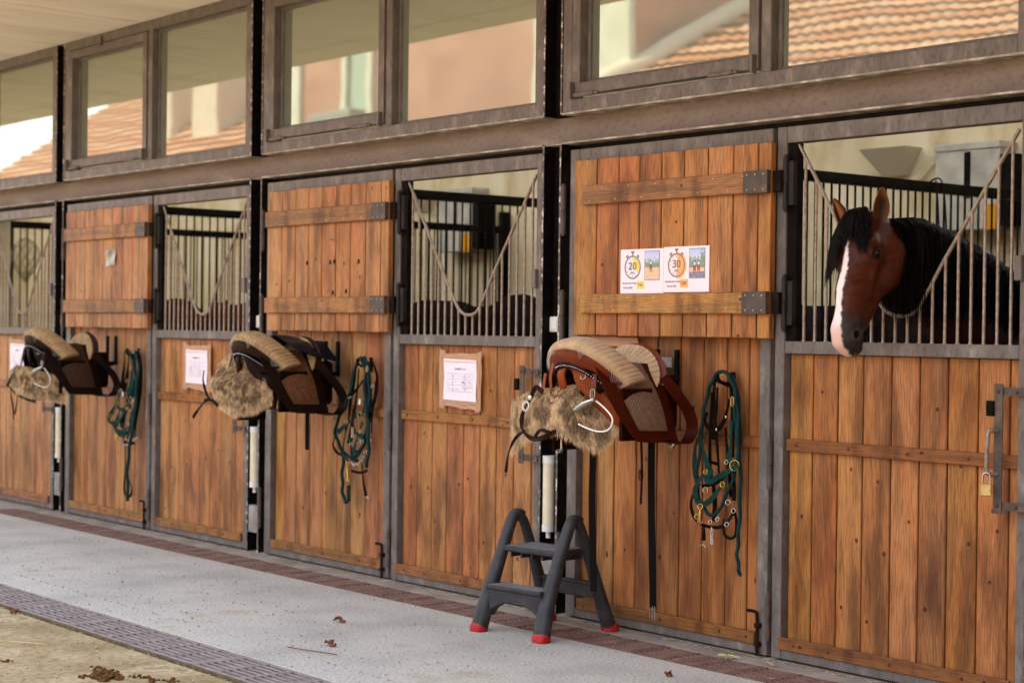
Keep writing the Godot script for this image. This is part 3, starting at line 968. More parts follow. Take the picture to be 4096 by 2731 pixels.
func price_sheet(label: String, at: Vector3, size: Vector2, mins: String, price: String, cap: Array, hue: Color, dark: Color, kind: int):
	var o = thing("price_sheet", label, "sign", at)
	box_part("sheet", Vector3(0, 0, 0.0), Vector3(size.x, size.y, 0.002), M.paper, o, 0.0004)
	var cx := -size.x / 2 + 0.088
	var cy := 0.02
	var ink := flat(dark, 0.5)
	var sec := Geo.new()
	if kind == 1: disc(sec, Vector3(cx + 0.003, cy - 0.002, 0.0018), 0.0, 0.064, 0.0, PI, 24)
	else: disc(sec, Vector3(cx, cy, 0.0018), 0.0, 0.05, 0.0, TAU / 3.0, 20)
	part("sector", sec, flat(hue, 0.5), o)
	var g := Geo.new()
	disc(g, Vector3(cx, cy, 0.0024), 0.051, 0.058, 0.0, TAU, 48)
	g.box(Vector3(cx, cy + 0.067, 0.0022), Vector3(0.009, 0.016, 0.0006), 0.0)
	g.box(Vector3(cx, cy + 0.075, 0.0023), Vector3(0.022, 0.01, 0.0006), 0.0)
	for s in [-1.0, 1.0]:
		var keep := g.xf
		g.xf = Transform3D(Basis(Vector3(0, 0, 1), -s * 0.62), Vector3(cx, cy, 0.0022))
		g.box(Vector3(0, 0.066, 0), Vector3(0.015, 0.012, 0.0006), 0.0)
		g.xf = keep
	for i in 12:
		var keep := g.xf
		g.xf = Transform3D(Basis(Vector3(0, 0, 1), TAU * i / 12.0), Vector3(cx, cy, 0.0026))
		g.box(Vector3(0, 0.043, 0), Vector3(0.002, 0.008, 0.0005), 0.0)
		g.xf = keep
	part("stopwatch", g, ink, o)
	letters("number", mins, Vector3(cx, cy + 0.006, 0.003), 0.052, ink, o, true)
	letters("unit", "min", Vector3(cx, cy - 0.026, 0.003), 0.017, ink, o)
	letters("caption", cap[0], Vector3(cx - 0.022 if kind == 0 else cx - 0.024, -0.058, 0.002), 0.0135, ink, o)
	letters("caption", cap[1], Vector3(cx - 0.032 if kind == 0 else cx - 0.03, -0.08, 0.002), 0.0135, ink, o)
	var px := cx + 0.057 if kind == 0 else cx + 0.052
	box_part("price_box", Vector3(px, -0.067, 0.0015), Vector3(0.054, 0.04, 0.001), flat(hue, 0.5), o, 0.0)
	letters("price", price, Vector3(px, -0.067, 0.003), 0.024, ink, o, true)
	var phx := cx + 0.138
	box_part("photo_border", Vector3(phx, 0.027, 0.0014), Vector3(0.106, 0.143, 0.001), ink, o, 0.0)
	var p := Geo.new()
	p.quad(Vector3(phx - 0.05, 0.095, 0.0026), Vector3(phx + 0.05, 0.095, 0.0026), Vector3(phx + 0.05, -0.041, 0.0026), Vector3(phx - 0.05, -0.041, 0.0026))
	var pm := flat("ffffff", 0.4)
	pm.albedo_texture = photo_print(kind)
	part("photo", p, pm, o)
	done(o)

func notice(label: String, c: Vector3, seed_: int, part_only := false):
	var o = thing("taped_notice", label, "notice", c)
	rng.seed = seed_
	var tape := flat(Color(0.78, 0.62, 0.5, 0.75), 0.3)
	tape.transparency = BaseMaterial3D.TRANSPARENCY_ALPHA
	for e in [[-0.172, 0.0, 0.05, 0.33, -0.01], [0.165, -0.01, 0.045, 0.33, 0.012], [0.0, 0.125, 0.34, 0.045, 0.0], [0.0, -0.135, 0.33, 0.05, -0.02]]:
		if part_only and e[1] <= 0.05: continue
		var g := Geo.new()
		var rows := []
		for i in 7:
			var r := []
			for j in 9: r.append(Vector3(e[0] + (j / 8.0 - 0.5) * e[2] + rng.randf_range(-0.003, 0.003), e[1] + (0.5 - i / 6.0) * e[3] + e[4] * (j / 8.0 - 0.5) + rng.randf_range(-0.003, 0.003), 0.001 + rng.randf_range(0.0, 0.007)))
			rows.append(r)
		g.slab(rows, 0.0006, false)
		part("tape_strip", g, tape, o)
	if part_only:
		done(o)
		return
	var rows := []
	for i in 9:
		var r := []
		for j in 9: r.append(Vector3((j / 8.0 - 0.5) * 0.298, (0.5 - i / 8.0) * 0.232 - j * 0.0006, 0.009 + 0.0035 * sin(j * 0.9 + i * 0.4 + seed_) * sin(i * 0.5)))
		rows.append(r)
	var g := Geo.new()
	g.slab(rows, 0.001)
	part("sheet", g, M.paper, o)
	var faint := flat("c9bcd4", 0.6)
	var ink := flat("8d8797", 0.6)
	for y in [0.033, 0.003, -0.03, -0.066]: box_part("ruled_line", Vector3(0.0, y, 0.0136), Vector3(0.24, 0.0022, 0.0006), faint, o, 0.0)
	for x in [-0.06, 0.05]: box_part("ruled_line", Vector3(x, -0.016, 0.0136), Vector3(0.0018, 0.1, 0.0006), faint, o, 0.0)
	for i in 9: box_part("print_mark", Vector3(-0.04 + i * 0.0115, 0.06, 0.0138), Vector3(rng.randf_range(0.005, 0.009), rng.randf_range(0.008, 0.014), 0.0006), ink if i < 5 else faint, o, 0.0)
	for i in 26: box_part("print_mark", Vector3(rng.randf_range(-0.11, 0.11), [0.018, -0.011, -0.017, -0.043, -0.052][i % 5], 0.0138), Vector3(rng.randf_range(0.012, 0.035), 0.003, 0.0006), faint, o, 0.0)
	box_part("print_mark", Vector3(0, 0.101, 0.0138), Vector3(0.27, 0.007, 0.0006), flat("e3b9b6", 0.6), o, 0.0)
	done(o)

func build_small():
	price_sheet("white price sheet with a yellow stopwatch reading 20 min and 15€", Vector3(6.679, 1.7785, 0.0535), Vector2(0.306, 0.218), "20", "15€", ["Passeio de Pónei", "Poney Ride"], Color("f3d667"), Color("85808a"), 0)
	price_sheet("white price sheet with an orange stopwatch reading 30 and 20€", Vector3(6.987, 1.783, 0.0545), Vector2(0.306, 0.218), "30", "20€", ["Passeio de Cavalo", "Horse Ride"], Color("f5b070"), Color("937a70"), 1)
	var spots := ["half hidden behind the farthest saddle", "just left of the blue-topped saddle", "fully visible left of the orange saddle"]
	for k in 3: notice("taped white notice " + spots[k], Vector3(k * BAY - 0.855, 1.2, -0.016), 70 + k)
	notice("strip of clear tape with a torn notice just behind the orange saddle", Vector3(6.42, 1.305, -0.016), 77, true)
	var names := ["farthest", "middle", "nearest"]
	for k in 3:
		var x := k * BAY
		var sw = thing("wall_switch", "white switch box on the %s black post" % names[k], "switch", Vector3(x - 0.098, 1.515, -0.077), 0.0, "white switch boxes on the posts")
		box_part("housing", Vector3(0, 0, 0.014), Vector3(0.082, 0.082, 0.028), M.white, sw, 0.006)
		box_part("rocker", Vector3(0, 0, 0.03), Vector3(0.05, 0.055, 0.006), M.white, sw, 0.003)
		done(sw)
		var tu = thing("plastic_tube", "ivory plastic tube fixed in the recess of the %s black post" % names[k], "tube", Vector3(x - 0.112, 0.42, -0.04), 0.0, "ivory tubes on the posts")
		var g := Geo.new()
		g.tube([Vector3(0, 0.03, 0), Vector3(0, 0.37, 0)], 0.033, 18)
		part("barrel", g, M.ivory, tu)
		for e in [[0.0, 0.035], [0.36, 0.4]]:
			var c := Geo.new()
			c.tube([Vector3(0, e[0], 0), Vector3(0, e[1], 0)], 0.0355, 18)
			part("cap", c, M.white, tu)
		var n := Geo.new()
		n.tube([Vector3(0, -0.035, 0), Vector3(0, 0.0, 0)], 0.014, 10)
		part("nipple", n, M.white, tu)
		done(tu)
		var b = box_part("cover_plate", Vector3(x - 0.075, 0.215, -0.036), Vector3(0.12, 0.18, 0.06), M.galv, null, 0.004)
		tag(b, "grey metal cover plate at the foot of the %s black post" % names[k], "cover plate", "grey cover plates on the posts")
	var pl := Geo.new()
	var rows := []
	for i in 7:
		var r := []
		for j in 7: r.append(Vector3((j / 6.0 - 0.5) * 0.155, (0.5 - i / 6.0) * 0.122 - 0.004 * sin(j * 0.9), 0.003 + 0.004 * sin(i * 1.1 + j * 0.6)))
		rows.append(r)
	pl.slab(rows, 0.002)
	var mp = thing("metal_plate", "small bent grey metal plate on the farthest shutter", "plate", Vector3(0.945, 1.98, 0.054))
	part("plate", pl, M.galv, mp)
	studs(mp, [Vector3(0.0, 0.04, 0.01)], 0.007, M.bolt, "nail")
	done(mp)
	# padlock on the nearest door's handle
	var pk = thing("padlock", "brass padlock hanging from the handle of the nearest door", "padlock", Vector3(8.722, 0.87, 0.085), 0.35)
	box_part("body", Vector3(0, 0, 0), Vector3(0.046, 0.05, 0.017), M.brass_dull, pk, 0.004)
	var sh := Geo.new()
	sh.tube(curve([Vector3(-0.015, 0.02, 0), Vector3(-0.015, 0.05, 0), Vector3(-0.009, 0.066, 0), Vector3(0.009, 0.066, 0), Vector3(0.015, 0.05, 0), Vector3(0.015, 0.02, 0)], 5), 0.004, 8)
	part("shackle", sh, M.chrome, pk)
	done(pk)
	build_stool()
	build_debris()
	build_stall_gear()


# ---------------------------------------------------------------- folding plastic step stool
func build_stool():
	var o = thing("step_stool", "dark grey plastic folding step stool with red feet on the walkway", "step stool", Vector3(6.35, 0.0, 0.372), deg_to_rad(6.3))
	var oval := func(a: float, b: float) -> Array:
		var r := []
		for i in 16:
			var c := cos(TAU * i / 16.0)
			var s := sin(TAU * i / 16.0)
			r.append(Vector2(signf(c) * pow(absf(c), 0.7) * a, signf(s) * pow(absf(s), 0.7) * b))
		return r
	for sx in [-1.0, 1.0]:
		var x: float = sx * 0.196
		# front leg runs over the top into the hinge, rear leg tucks in behind it
		var f := Geo.new()
		var p := curve([Vector3(x + sx * 0.014, 0.02, 0.243), Vector3(x + sx * 0.006, 0.16, 0.2), Vector3(x, 0.36, 0.118), Vector3(x, 0.49, 0.062), Vector3(x, 0.548, 0.032), Vector3(x, 0.566, 0.0), Vector3(x, 0.556, -0.028)], 5)
		var sc := []
		for i in p.size(): sc.append(lerpf(1.22, 0.82, clampf(p[i].y / 0.5, 0, 1)) if i < p.size() - 3 else 0.8)
		f.sweep(p, Vector3(1, 0, 0), oval.call(0.034, 0.03), sc)
		part("front_leg", f, M.plastic, o)
		var r := Geo.new()
		var q := curve([Vector3(x + sx * 0.012, 0.02, -0.243), Vector3(x + sx * 0.004, 0.16, -0.19), Vector3(x - sx * 0.002, 0.36, -0.112), Vector3(x - sx * 0.003, 0.49, -0.058), Vector3(x - sx * 0.003, 0.54, -0.03), Vector3(x - sx * 0.003, 0.55, -0.006)], 5)
		sc = []
		for i in q.size(): sc.append(lerpf(1.2, 0.78, clampf(q[i].y / 0.5, 0, 1)))
		r.sweep(q, Vector3(1, 0, 0), oval.call(0.031, 0.026), sc)
		part("rear_leg", r, M.plastic, o)
		for sz in [-1.0, 1.0]:
			var ft := Geo.new()
			var base := Vector3(x + sx * 0.016, 0.0, sz * 0.249)
			ft.sweep([base + Vector3(0, 0.001, 0), base + Vector3(0, 0.012, 0), base + Vector3(0, 0.032, -sz * 0.01)], Vector3(1, 0, 0), oval.call(0.043, 0.037), [1.0, 1.04, 0.94])
			part("rubber_foot", ft, M.red_rubber, o)
		var hg := Geo.new()
		hg.tube([Vector3(x - 0.03, 0.545, -0.008), Vector3(x + 0.03, 0.545, -0.008)], 0.02, 16)
		part("hinge", hg, M.plastic, o)
	# lower tread: a moulded beam with an arched underside
	var low := Geo.new()
	var poly := PackedVector2Array()
	poly.append(Vector2(-0.185, 0.222))
	for i in 13:
		var t := i / 12.0
		poly.append(Vector2(lerpf(-0.185, 0.185, t), 0.075 + 0.085 * sin(PI * t) ** 0.55))
	poly.append(Vector2(0.185, 0.222))
	low.prism(poly, 0.165, 0.222)
	low.box(Vector3(0, 0.222, 0.172), Vector3(0.372, 0.022, 0.125), 0.006)
	var lt = part("lower_step", low, M.plastic, o)
	var upp := Geo.new()
	upp.box(Vector3(0, 0.402, 0.01), Vector3(0.352, 0.03, 0.225), 0.008)
	for i in 5: upp.box(Vector3(-0.14 + i * 0.07, 0.376, 0.01), Vector3(0.012, 0.03, 0.18), 0.002)
	upp.box(Vector3(0, 0.378, -0.085), Vector3(0.33, 0.03, 0.012), 0.003)
	var ut = part("upper_step", upp, M.plastic, o)
	for e in [[lt, 0.2335, 0.172, 0.108, 0.35], [ut, 0.4175, 0.01, 0.2, 0.335]]:
		var tr := Geo.new()
		var nz := int(e[3] / 0.011)
		for i in 30:
			for j in nz: tr.box(Vector3((i / 29.0 - 0.5) * (e[4] - 0.02) + (0.004 if j % 2 else 0.0), e[1], e[2] + ((j + 0.5) / nz - 0.5) * e[3]), Vector3(0.006, 0.0022, 0.006), 0.0)
		var tm = part("tread", tr, M.tread, e[0])
		tm.set_meta("kind", "stuff")
	var back := Geo.new()
	back.box(Vector3(0, 0.2, -0.17), Vector3(0.37, 0.07, 0.022), 0.005)
	back.box(Vector3(0, 0.238, -0.168), Vector3(0.37, 0.014, 0.045), 0.004)
	part("rear_crossbar", back, M.plastic, o)
	for i in 1:
		var mk := Geo.new()
		mk.box(Vector3(-0.02, 0.4185, -0.075), Vector3(0.05, 0.002, 0.012), 0.0)
		part("red_mark", mk, M.red_rubber, ut)
	done(o)


# ---------------------------------------------------------------- leaves, straw, droppings
func leaf_mesh(sd: int, len: float) -> ArrayMesh:
	rng.seed = sd
	var g := Geo.new()
	var rows := []
	for i in 8:
		var t := i / 7.0
		var w := len * 0.32 * sin(PI * clampf(t, 0.04, 0.96)) * (0.75 + 0.35 * sin(t * 19.0 + sd))
		var r := []
		for j in 5:
			var u := j / 4.0 - 0.5
			r.append(Vector3((t - 0.5) * len, 0.008 + absf(u) * 0.03 * sin(t * 7.0 + sd) + rng.randf_range(0.0, 0.012), u * 2.0 * w))
		rows.append(r)
	g.slab(rows, 0.0008, false)
	return g.mesh(M.leaf)

func build_debris():
	var ls := [[Vector3(5.57, 0.002, 1.065), 0.4, 0.075, "curled brown leaf on the walkway, farther of the pair left of the stool"], [Vector3(6.094, 0.002, 1.463), 0.1, 0.085, "crumpled brown leaf on the walkway, nearer of the pair left of the stool"], [Vector3(7.537, 0.002, 0.677), 2.0, 0.06, "small brown leaf on the walkway right of the stool"], [Vector3(4.288, -0.016, 2.232), 0.3, 0.07, "thin brown leaf on the sand near the left edge"]]
	for i in ls.size():
		var o = put("dry_leaf", leaf_mesh(5 + i * 7, ls[i][2]), null, ls[i][0])
		o.rotation.y = ls[i][1]
		tag(o, ls[i][3], "leaf", "dry leaves on the ground")
	var tw := Geo.new()
	tw.tube(curve([Vector3(-0.1, 0.012, 0.03), Vector3(-0.05, 0.008, 0.0), Vector3(0.02, 0.01, -0.012), Vector3(0.16, 0.006, -0.07)], 4)  , 0.0024, 5, false)
	tag(part("plant_debris", tw, M.leaf, null, Vector3(6.15, 0, 1.64)), "thin dry stem lying on the walkway beside the crumpled leaf", "stem")
	# droppings: a trampled pile of crumbs at the lower left
	rng.seed = 15
	var spots := [[6.067, 2.595, 0.055], [5.955, 2.513, 0.03], [6.03, 2.652, 0.035], [6.225, 2.452, 0.035], [6.135, 2.481, 0.026], [6.158, 2.448, 0.024], [6.29, 2.4, 0.03], [5.855, 2.523, 0.026], [5.962, 2.519, 0.024], [5.479, 2.779, 0.024]]
	for i in spots.size():
		var g := Geo.new()
		for j in (26 if i == 0 else 7):
			var r: float = rng.randf_range(0.14, 0.42) * spots[i][2]
			var c := Vector3(rng.randf_range(-1.3, 1.3) * spots[i][2], r * 0.35, rng.randf_range(-0.8, 0.8) * spots[i][2])
			var gg := []
			for a in 6:
				var row := []
				for b in 8:
					var th := PI * a / 5.0
					var ph := TAU * b / 8.0
					row.append(c + Vector3(sin(th) * cos(ph), cos(th) * 0.7, sin(th) * sin(ph)) * r * rng.randf_range(0.7, 1.25))
				gg.append(row)
			g.grid(gg, true, false)
		var d = part("horse_dropping", g, M.dung, null, Vector3(spots[i][0], -0.02, spots[i][1]))
		tag(d, ["largest crumbled brown dropping on the sand at the bottom edge"][0] if i == 0 else ("single dark dropping on the sand nearest the left edge" if i == 9 else "small crumb of brown dropping scattered round the large pile"), "dropping", "droppings on the sand")
	# straw and chaff: along the sill, over the walkway and the sand
	var st := Geo.new()
	st.box(Vector3(0, 0, 0), Vector3(1, 1, 1), 0.0)
	var mesh := st.mesh(M.straw)
	for spec in [["straw_chaff", 900, 0], ["ground_litter", 900, 1], ["pebble_grit", 1100, 2]]:
		var mm := MultiMesh.new()
		mm.transform_format = MultiMesh.TRANSFORM_3D
		mm.use_colors = true
		mm.mesh = mesh
		mm.instance_count = spec[1]
		for i in spec[1]:
			var x := rng.randf_range(-1.5, 9.2)
			var z := rng.randf_range(-0.05, 0.1)
			var l := rng.randf_range(0.008, 0.035)
			var y := 0.002
			var wd := rng.randf_range(0.001, 0.0022)
			var c := Color(0.42, 0.30, 0.12).lerp(Color(0.6, 0.5, 0.28), rng.randf())
			if spec[2] == 0:
				z = 0.022 + absf(rng.randfn(0.0, 0.022))
				if rng.randf() < 0.5: c = Color(0.2, 0.12, 0.045)
			elif spec[2] == 1:
				z = rng.randf_range(0.15, 3.0)
				l = rng.randf_range(0.004, 0.02)
				if z > 2.19: y = -0.018
				elif z > 1.9: z = 2.25
				if z < 2.2: c = Color(0.4, 0.36, 0.28).lerp(Color(0.52, 0.48, 0.4), rng.randf())
				elif rng.randf() < 0.45: c = Color(0.6, 0.56, 0.5)
			else:
				x = rng.randf_range(1.5, 7.0)
				z = rng.randf_range(0.45, 3.2)
				l = rng.randf_range(0.004, 0.011)
				wd = l * rng.randf_range(0.4, 0.9)
				if z > 2.19: y = -0.017
				elif z > 1.88: z = 1.7
				c = Color(0.38, 0.36, 0.33).lerp(Color(0.5, 0.48, 0.45), rng.randf()) if z < 2.0 else Color(0.25, 0.2, 0.13).lerp(Color(0.55, 0.47, 0.35), rng.randf())
			var b := Basis(Vector3.UP, rng.randf() * TAU) * Basis(Vector3(0, 0, 1), rng.randf_range(-0.2, 0.2))
			mm.set_instance_transform(i, Transform3D(b * Basis.from_scale(Vector3(l, wd * 0.8, wd)), Vector3(x, y + wd * 0.4, z)))
			mm.set_instance_color(i, c)
		var o := MultiMeshInstance3D.new()
		o.multimesh = mm
		o.name = spec[0]
		add_child(o)
		tag(o, "", "", "", "stuff")
	# longer straws and a tuft of hay one can pick out
	var i := 0
	for q in [[6.106, -0.014, 2.12, 0.2, -0.35, "long pale straw across the edge of the grey drain grate"], [5.141, -0.016, 2.529, 0.2, 0.55, "long pale straw on the sand near the left edge"], [7.603, 0.004, 0.111, 0.1, -0.5, "pale straw on the sill beside the foot of the nearest door"]]:
		var g := Geo.new()
		g.tube([Vector3(-q[3] / 2, 0.002, 0), Vector3(0, 0.005, 0.004), Vector3(q[3] / 2, 0.002, 0)], 0.0022, 5)
		var o = part("straw", g, M.straw_pale, null, Vector3(q[0], q[1], q[2]))
		o.rotation.y = q[4]
		tag(o, q[5], "straw")
	var hay := Geo.new()
	for k in 16:
		var a := rng.randf() * TAU
		var l := rng.randf_range(0.05, 0.13)
		var d := Vector3(cos(a), 0, sin(a) * 0.5)
		hay.tint = Color(0.42, 0.48, 0.2) if k % 3 == 0 else Color(0.72, 0.66, 0.4)
		hay.tube([-d * l * 0.4 + Vector3(0, 0.004, 0), Vector3(0, 0.014, 0), d * l * 0.6 + Vector3(0, rng.randf_range(0.004, 0.02), 0)], 0.0016, 4)
	tag(part("hay_tuft", hay, M.straw, null, Vector3(7.385, 0.0, 0.156)), "small tuft of green and yellow hay on the rusty drain grate", "hay")


# ---------------------------------------------------------------- things seen inside the boxes
func build_stall_gear():
	var w := ["in the farthest stall", "in the second stall", "in the stall beside the horse"]
	for k in 3:
		var x := -0.96 + k * BAY
		var o = thing("feed_box", "grey metal feed box with yellow tag " + w[k], "feed box", Vector3(x, 2.2, -4.6))
		box_part("body", Vector3(0.276, 0.32, 0.1), Vector3(0.55, 0.58, 0.2), M.zinc, o, 0.006)
		box_part("lid", Vector3(0.276, 0.625, 0.102), Vector3(0.562, 0.05, 0.214), M.zinc, o, 0.004)
		box_part("slot", Vector3(0.282, 0.42, 0.202), Vector3(0.052, 0.33, 0.006), M.iron, o, 0.0)
		box_part("tag", Vector3(0.48, 0.115, 0.205), Vector3(0.11, 0.18, 0.012), M.yellow, o, 0.003)
		box_part("control_box", Vector3(0.62, 0.3, 0.11), Vector3(0.12, 0.5, 0.2), M.iron, o, 0.006)
		done(o)
		var l = thing("wall_lamp", "pale wedge-shaped wall lamp " + w[k], "lamp", Vector3(x - 0.49, 2.67, -4.6))
		var g := Geo.new()
		var t := [Vector3(-0.22, 0.2, 0.2), Vector3(0.22, 0.2, 0.2), Vector3(0.115, 0.0, 0.04), Vector3(-0.115, 0.0, 0.04)]
		var b := [Vector3(-0.22, 0.2, 0.0), Vector3(0.22, 0.2, 0.0), Vector3(0.115, 0.0, 0.0), Vector3(-0.115, 0.0, 0.0)]
		g.smooth(false)
		g.quad(t[0], t[1], t[2], t[3])
		for i in [1, 2, 3]: g.quad(t[i], b[i], b[(i + 1) % 4], t[(i + 1) % 4])
		part("shade", g, M.lamp_shade, l)
		var c := Geo.new()
		c.tube(curve([Vector3(0.08, 0.0, 0.02), Vector3(0.13, -0.04, 0.02), Vector3(0.25, -0.02, 0.02), Vector3(0.33, 0.06, 0.02), Vector3(0.47, 0.13, 0.02)], 5), 0.006, 6)
		part("cable", c, M.lamp_shade, l)
		done(l)
	var tw := Geo.new()
	tw.tube(curve([Vector3(0.036, 0.07, 0), Vector3(0.037, -0.06, -0.02), Vector3(0.04, -0.24, -0.04), Vector3(0.04, -0.29, -0.1), Vector3(0.04, -0.14, -0.1), Vector3(0.036, 0.07, -0.06), Vector3(-0.036, 0.07, -0.04), Vector3(-0.037, 0.0, -0.03)], 6), 0.006, 6)
	tag(part("baling_twine", tw, M.twine, null, Vector3(5.925, 2.4, -3.2)), "dark twine looped over the partition rail behind the horse", "twine")
	tag(box_part("timber_screen", Vector3(-7.6, 1.31, -2.45), Vector3(1.7, 2.62, 0.06), M.dark_board, null, 0.004), "dark timber screen in the farthest stall at the left edge", "screen")
	# hay net in the farthest stall
	var n := Geo.new()
	for a in 10:
		for s in [-1.0, 1.0]:
			var p := []
			for i in 13:
				var t := i / 12.0
				var an: float = TAU * a / 10.0 + s * t * 2.2
				var r := 0.17 * sin(PI * pow(t, 0.75))
				p.append(Vector3(cos(an) * r, 0.5 - t * 0.52, sin(an) * r))
			n.tube(p, 0.005, 4)
	var o = thing("hay_net", "grey hay net hanging in the farthest stall at the left edge", "hay net", Vector3(-6.42, 1.98, -2.5))
	part("net", n, M.net, o)
	var h := Geo.new()
	for i in 260:
		var a := rng.randf() * TAU
		var t := rng.randf()
		var r := 0.15 * sin(PI * pow(t, 0.75)) * sqrt(rng.randf())
		var c := Vector3(cos(a) * r, 0.48 - t * 0.48, sin(a) * r)
		h.tube([c, c + Vector3(rng.randf_range(-0.06, 0.06), rng.randf_range(-0.08, 0.05), rng.randf_range(-0.06, 0.06))], 0.003, 3)
	part("hay", h, M.straw_pale, o)
	var c := Geo.new()
	c.tube([Vector3(0, 0.5, 0), Vector3(0.0, 1.7, 0)], 0.006, 6)
	part("cord", c, M.net, o)
	done(o)


# ---------------------------------------------------------------- halters and bridles on their hooks
func xy(a: Array, z: float) -> Array:
	var o := []
	for q in a: o.append(Vector3(q[0], q[1], z))
	return o

func rope_part(parent, a: Array, z: float, r: float):
	var g := Geo.new()
	var p := curve(xy(a, z), 10)
	for i in p.size(): p[i].z += 0.004 * sin(i * 0.5)
	g.sweep(p, Vector3(0, 0, 1), Geo.circle(r, 10))
	part("rope", g, M.rope, parent)

func web_part(parent, a: Array, z: float, w: float):
	var g := Geo.new()
	var p := curve(xy(a, z), 6)
	var side := []
	for i in p.size():
		var t: Vector3 = (p[mini(i + 1, p.size() - 1)] - p[maxi(i - 1, 0)]).normalized()
		side.append(Vector3(0, 0, 1).cross(t) + Vector3(0, 0, 0.5 * sin(i * 0.35)))
	g.strap(p, side, w, 0.004)
	part("webbing", g, M.web, parent)

func leather_part(parent, a: Array, z: float, w: float, m: Material, called := "strap"):
	var g := Geo.new()
	var p := curve(xy(a, z), 6)
	var side := []
	for i in p.size():
		var t: Vector3 = (p[mini(i + 1, p.size() - 1)] - p[maxi(i - 1, 0)]).normalized()
		side.append(Vector3(0, 0, 1).cross(t) + Vector3(0, 0, 0.35 * sin(i * 0.3 + 1.0)))
	g.strap(p, side, w, 0.0045)
	return part(called, g, m, parent)

func ring_part(parent, q: Array, z: float, r: float, m: Material, stretch := 1.0, called := "ring"):
	var g := Geo.new()
	g.ring(Vector3(q[0], q[1], z), Vector3(0.25, 0.15, 1).normalized(), r, 0.0024, 16, stretch)
	part(called, g, m, parent)

func buckle_part(parent, q: Array, z: float, w: float, h: float, m: Material):
	var g := Geo.new()
	var a := w / 2
	var b := h / 2
	g.tube(curve([Vector3(q[0] - a, q[1] - b, z), Vector3(q[0] + a, q[1] - b, z), Vector3(q[0] + a, q[1] + b, z), Vector3(q[0] - a, q[1] + b, z)], 4, true), 0.0026, 6, true)
	g.tube([Vector3(q[0], q[1] - b, z), Vector3(q[0], q[1] + b, z + 0.004)], 0.002, 6)
	part("buckle", g, m, parent)

func snap_part(parent, a: Array, b: Array, z: float):
	var g := Geo.new()
	var p := Vector3(a[0], a[1], z)
	var q := Vector3(b[0], b[1], z)
	g.tube([p, p.lerp(q, 0.3), p.lerp(q, 0.5), p.lerp(q, 0.75), q], 0.006, 8, false, [0.7, 1.2, 0.8, 1.1, 0.6])
	g.ring(p.lerp(q, -0.12), Vector3(0, 0, 1), 0.008, 0.0025, 12)
	g.ring(p.lerp(q, 0.85), Vector3(1, 0, 0.4).normalized(), 0.011, 0.003, 12)
	part("snap_hook", g, M.brass, parent)

func hook_thing(x: float, y: float, label: String):
	var o = thing("tack_hook", label, "hook", Vector3(x, y, 0))
	var g := Geo.new()
	g.box(Vector3(0, -0.02, -0.008), Vector3(0.03, 0.09, 0.008), 0.002)
	part("plate", g, M.iron, o)
	var h := Geo.new()
	h.tube(curve([Vector3(0, -0.02, -0.004), Vector3(0, -0.03, 0.05), Vector3(0, -0.012, 0.085), Vector3(0, 0.015, 0.095)], 5), 0.007, 8)
	part("prong", h, M.iron, o)
	done(o)

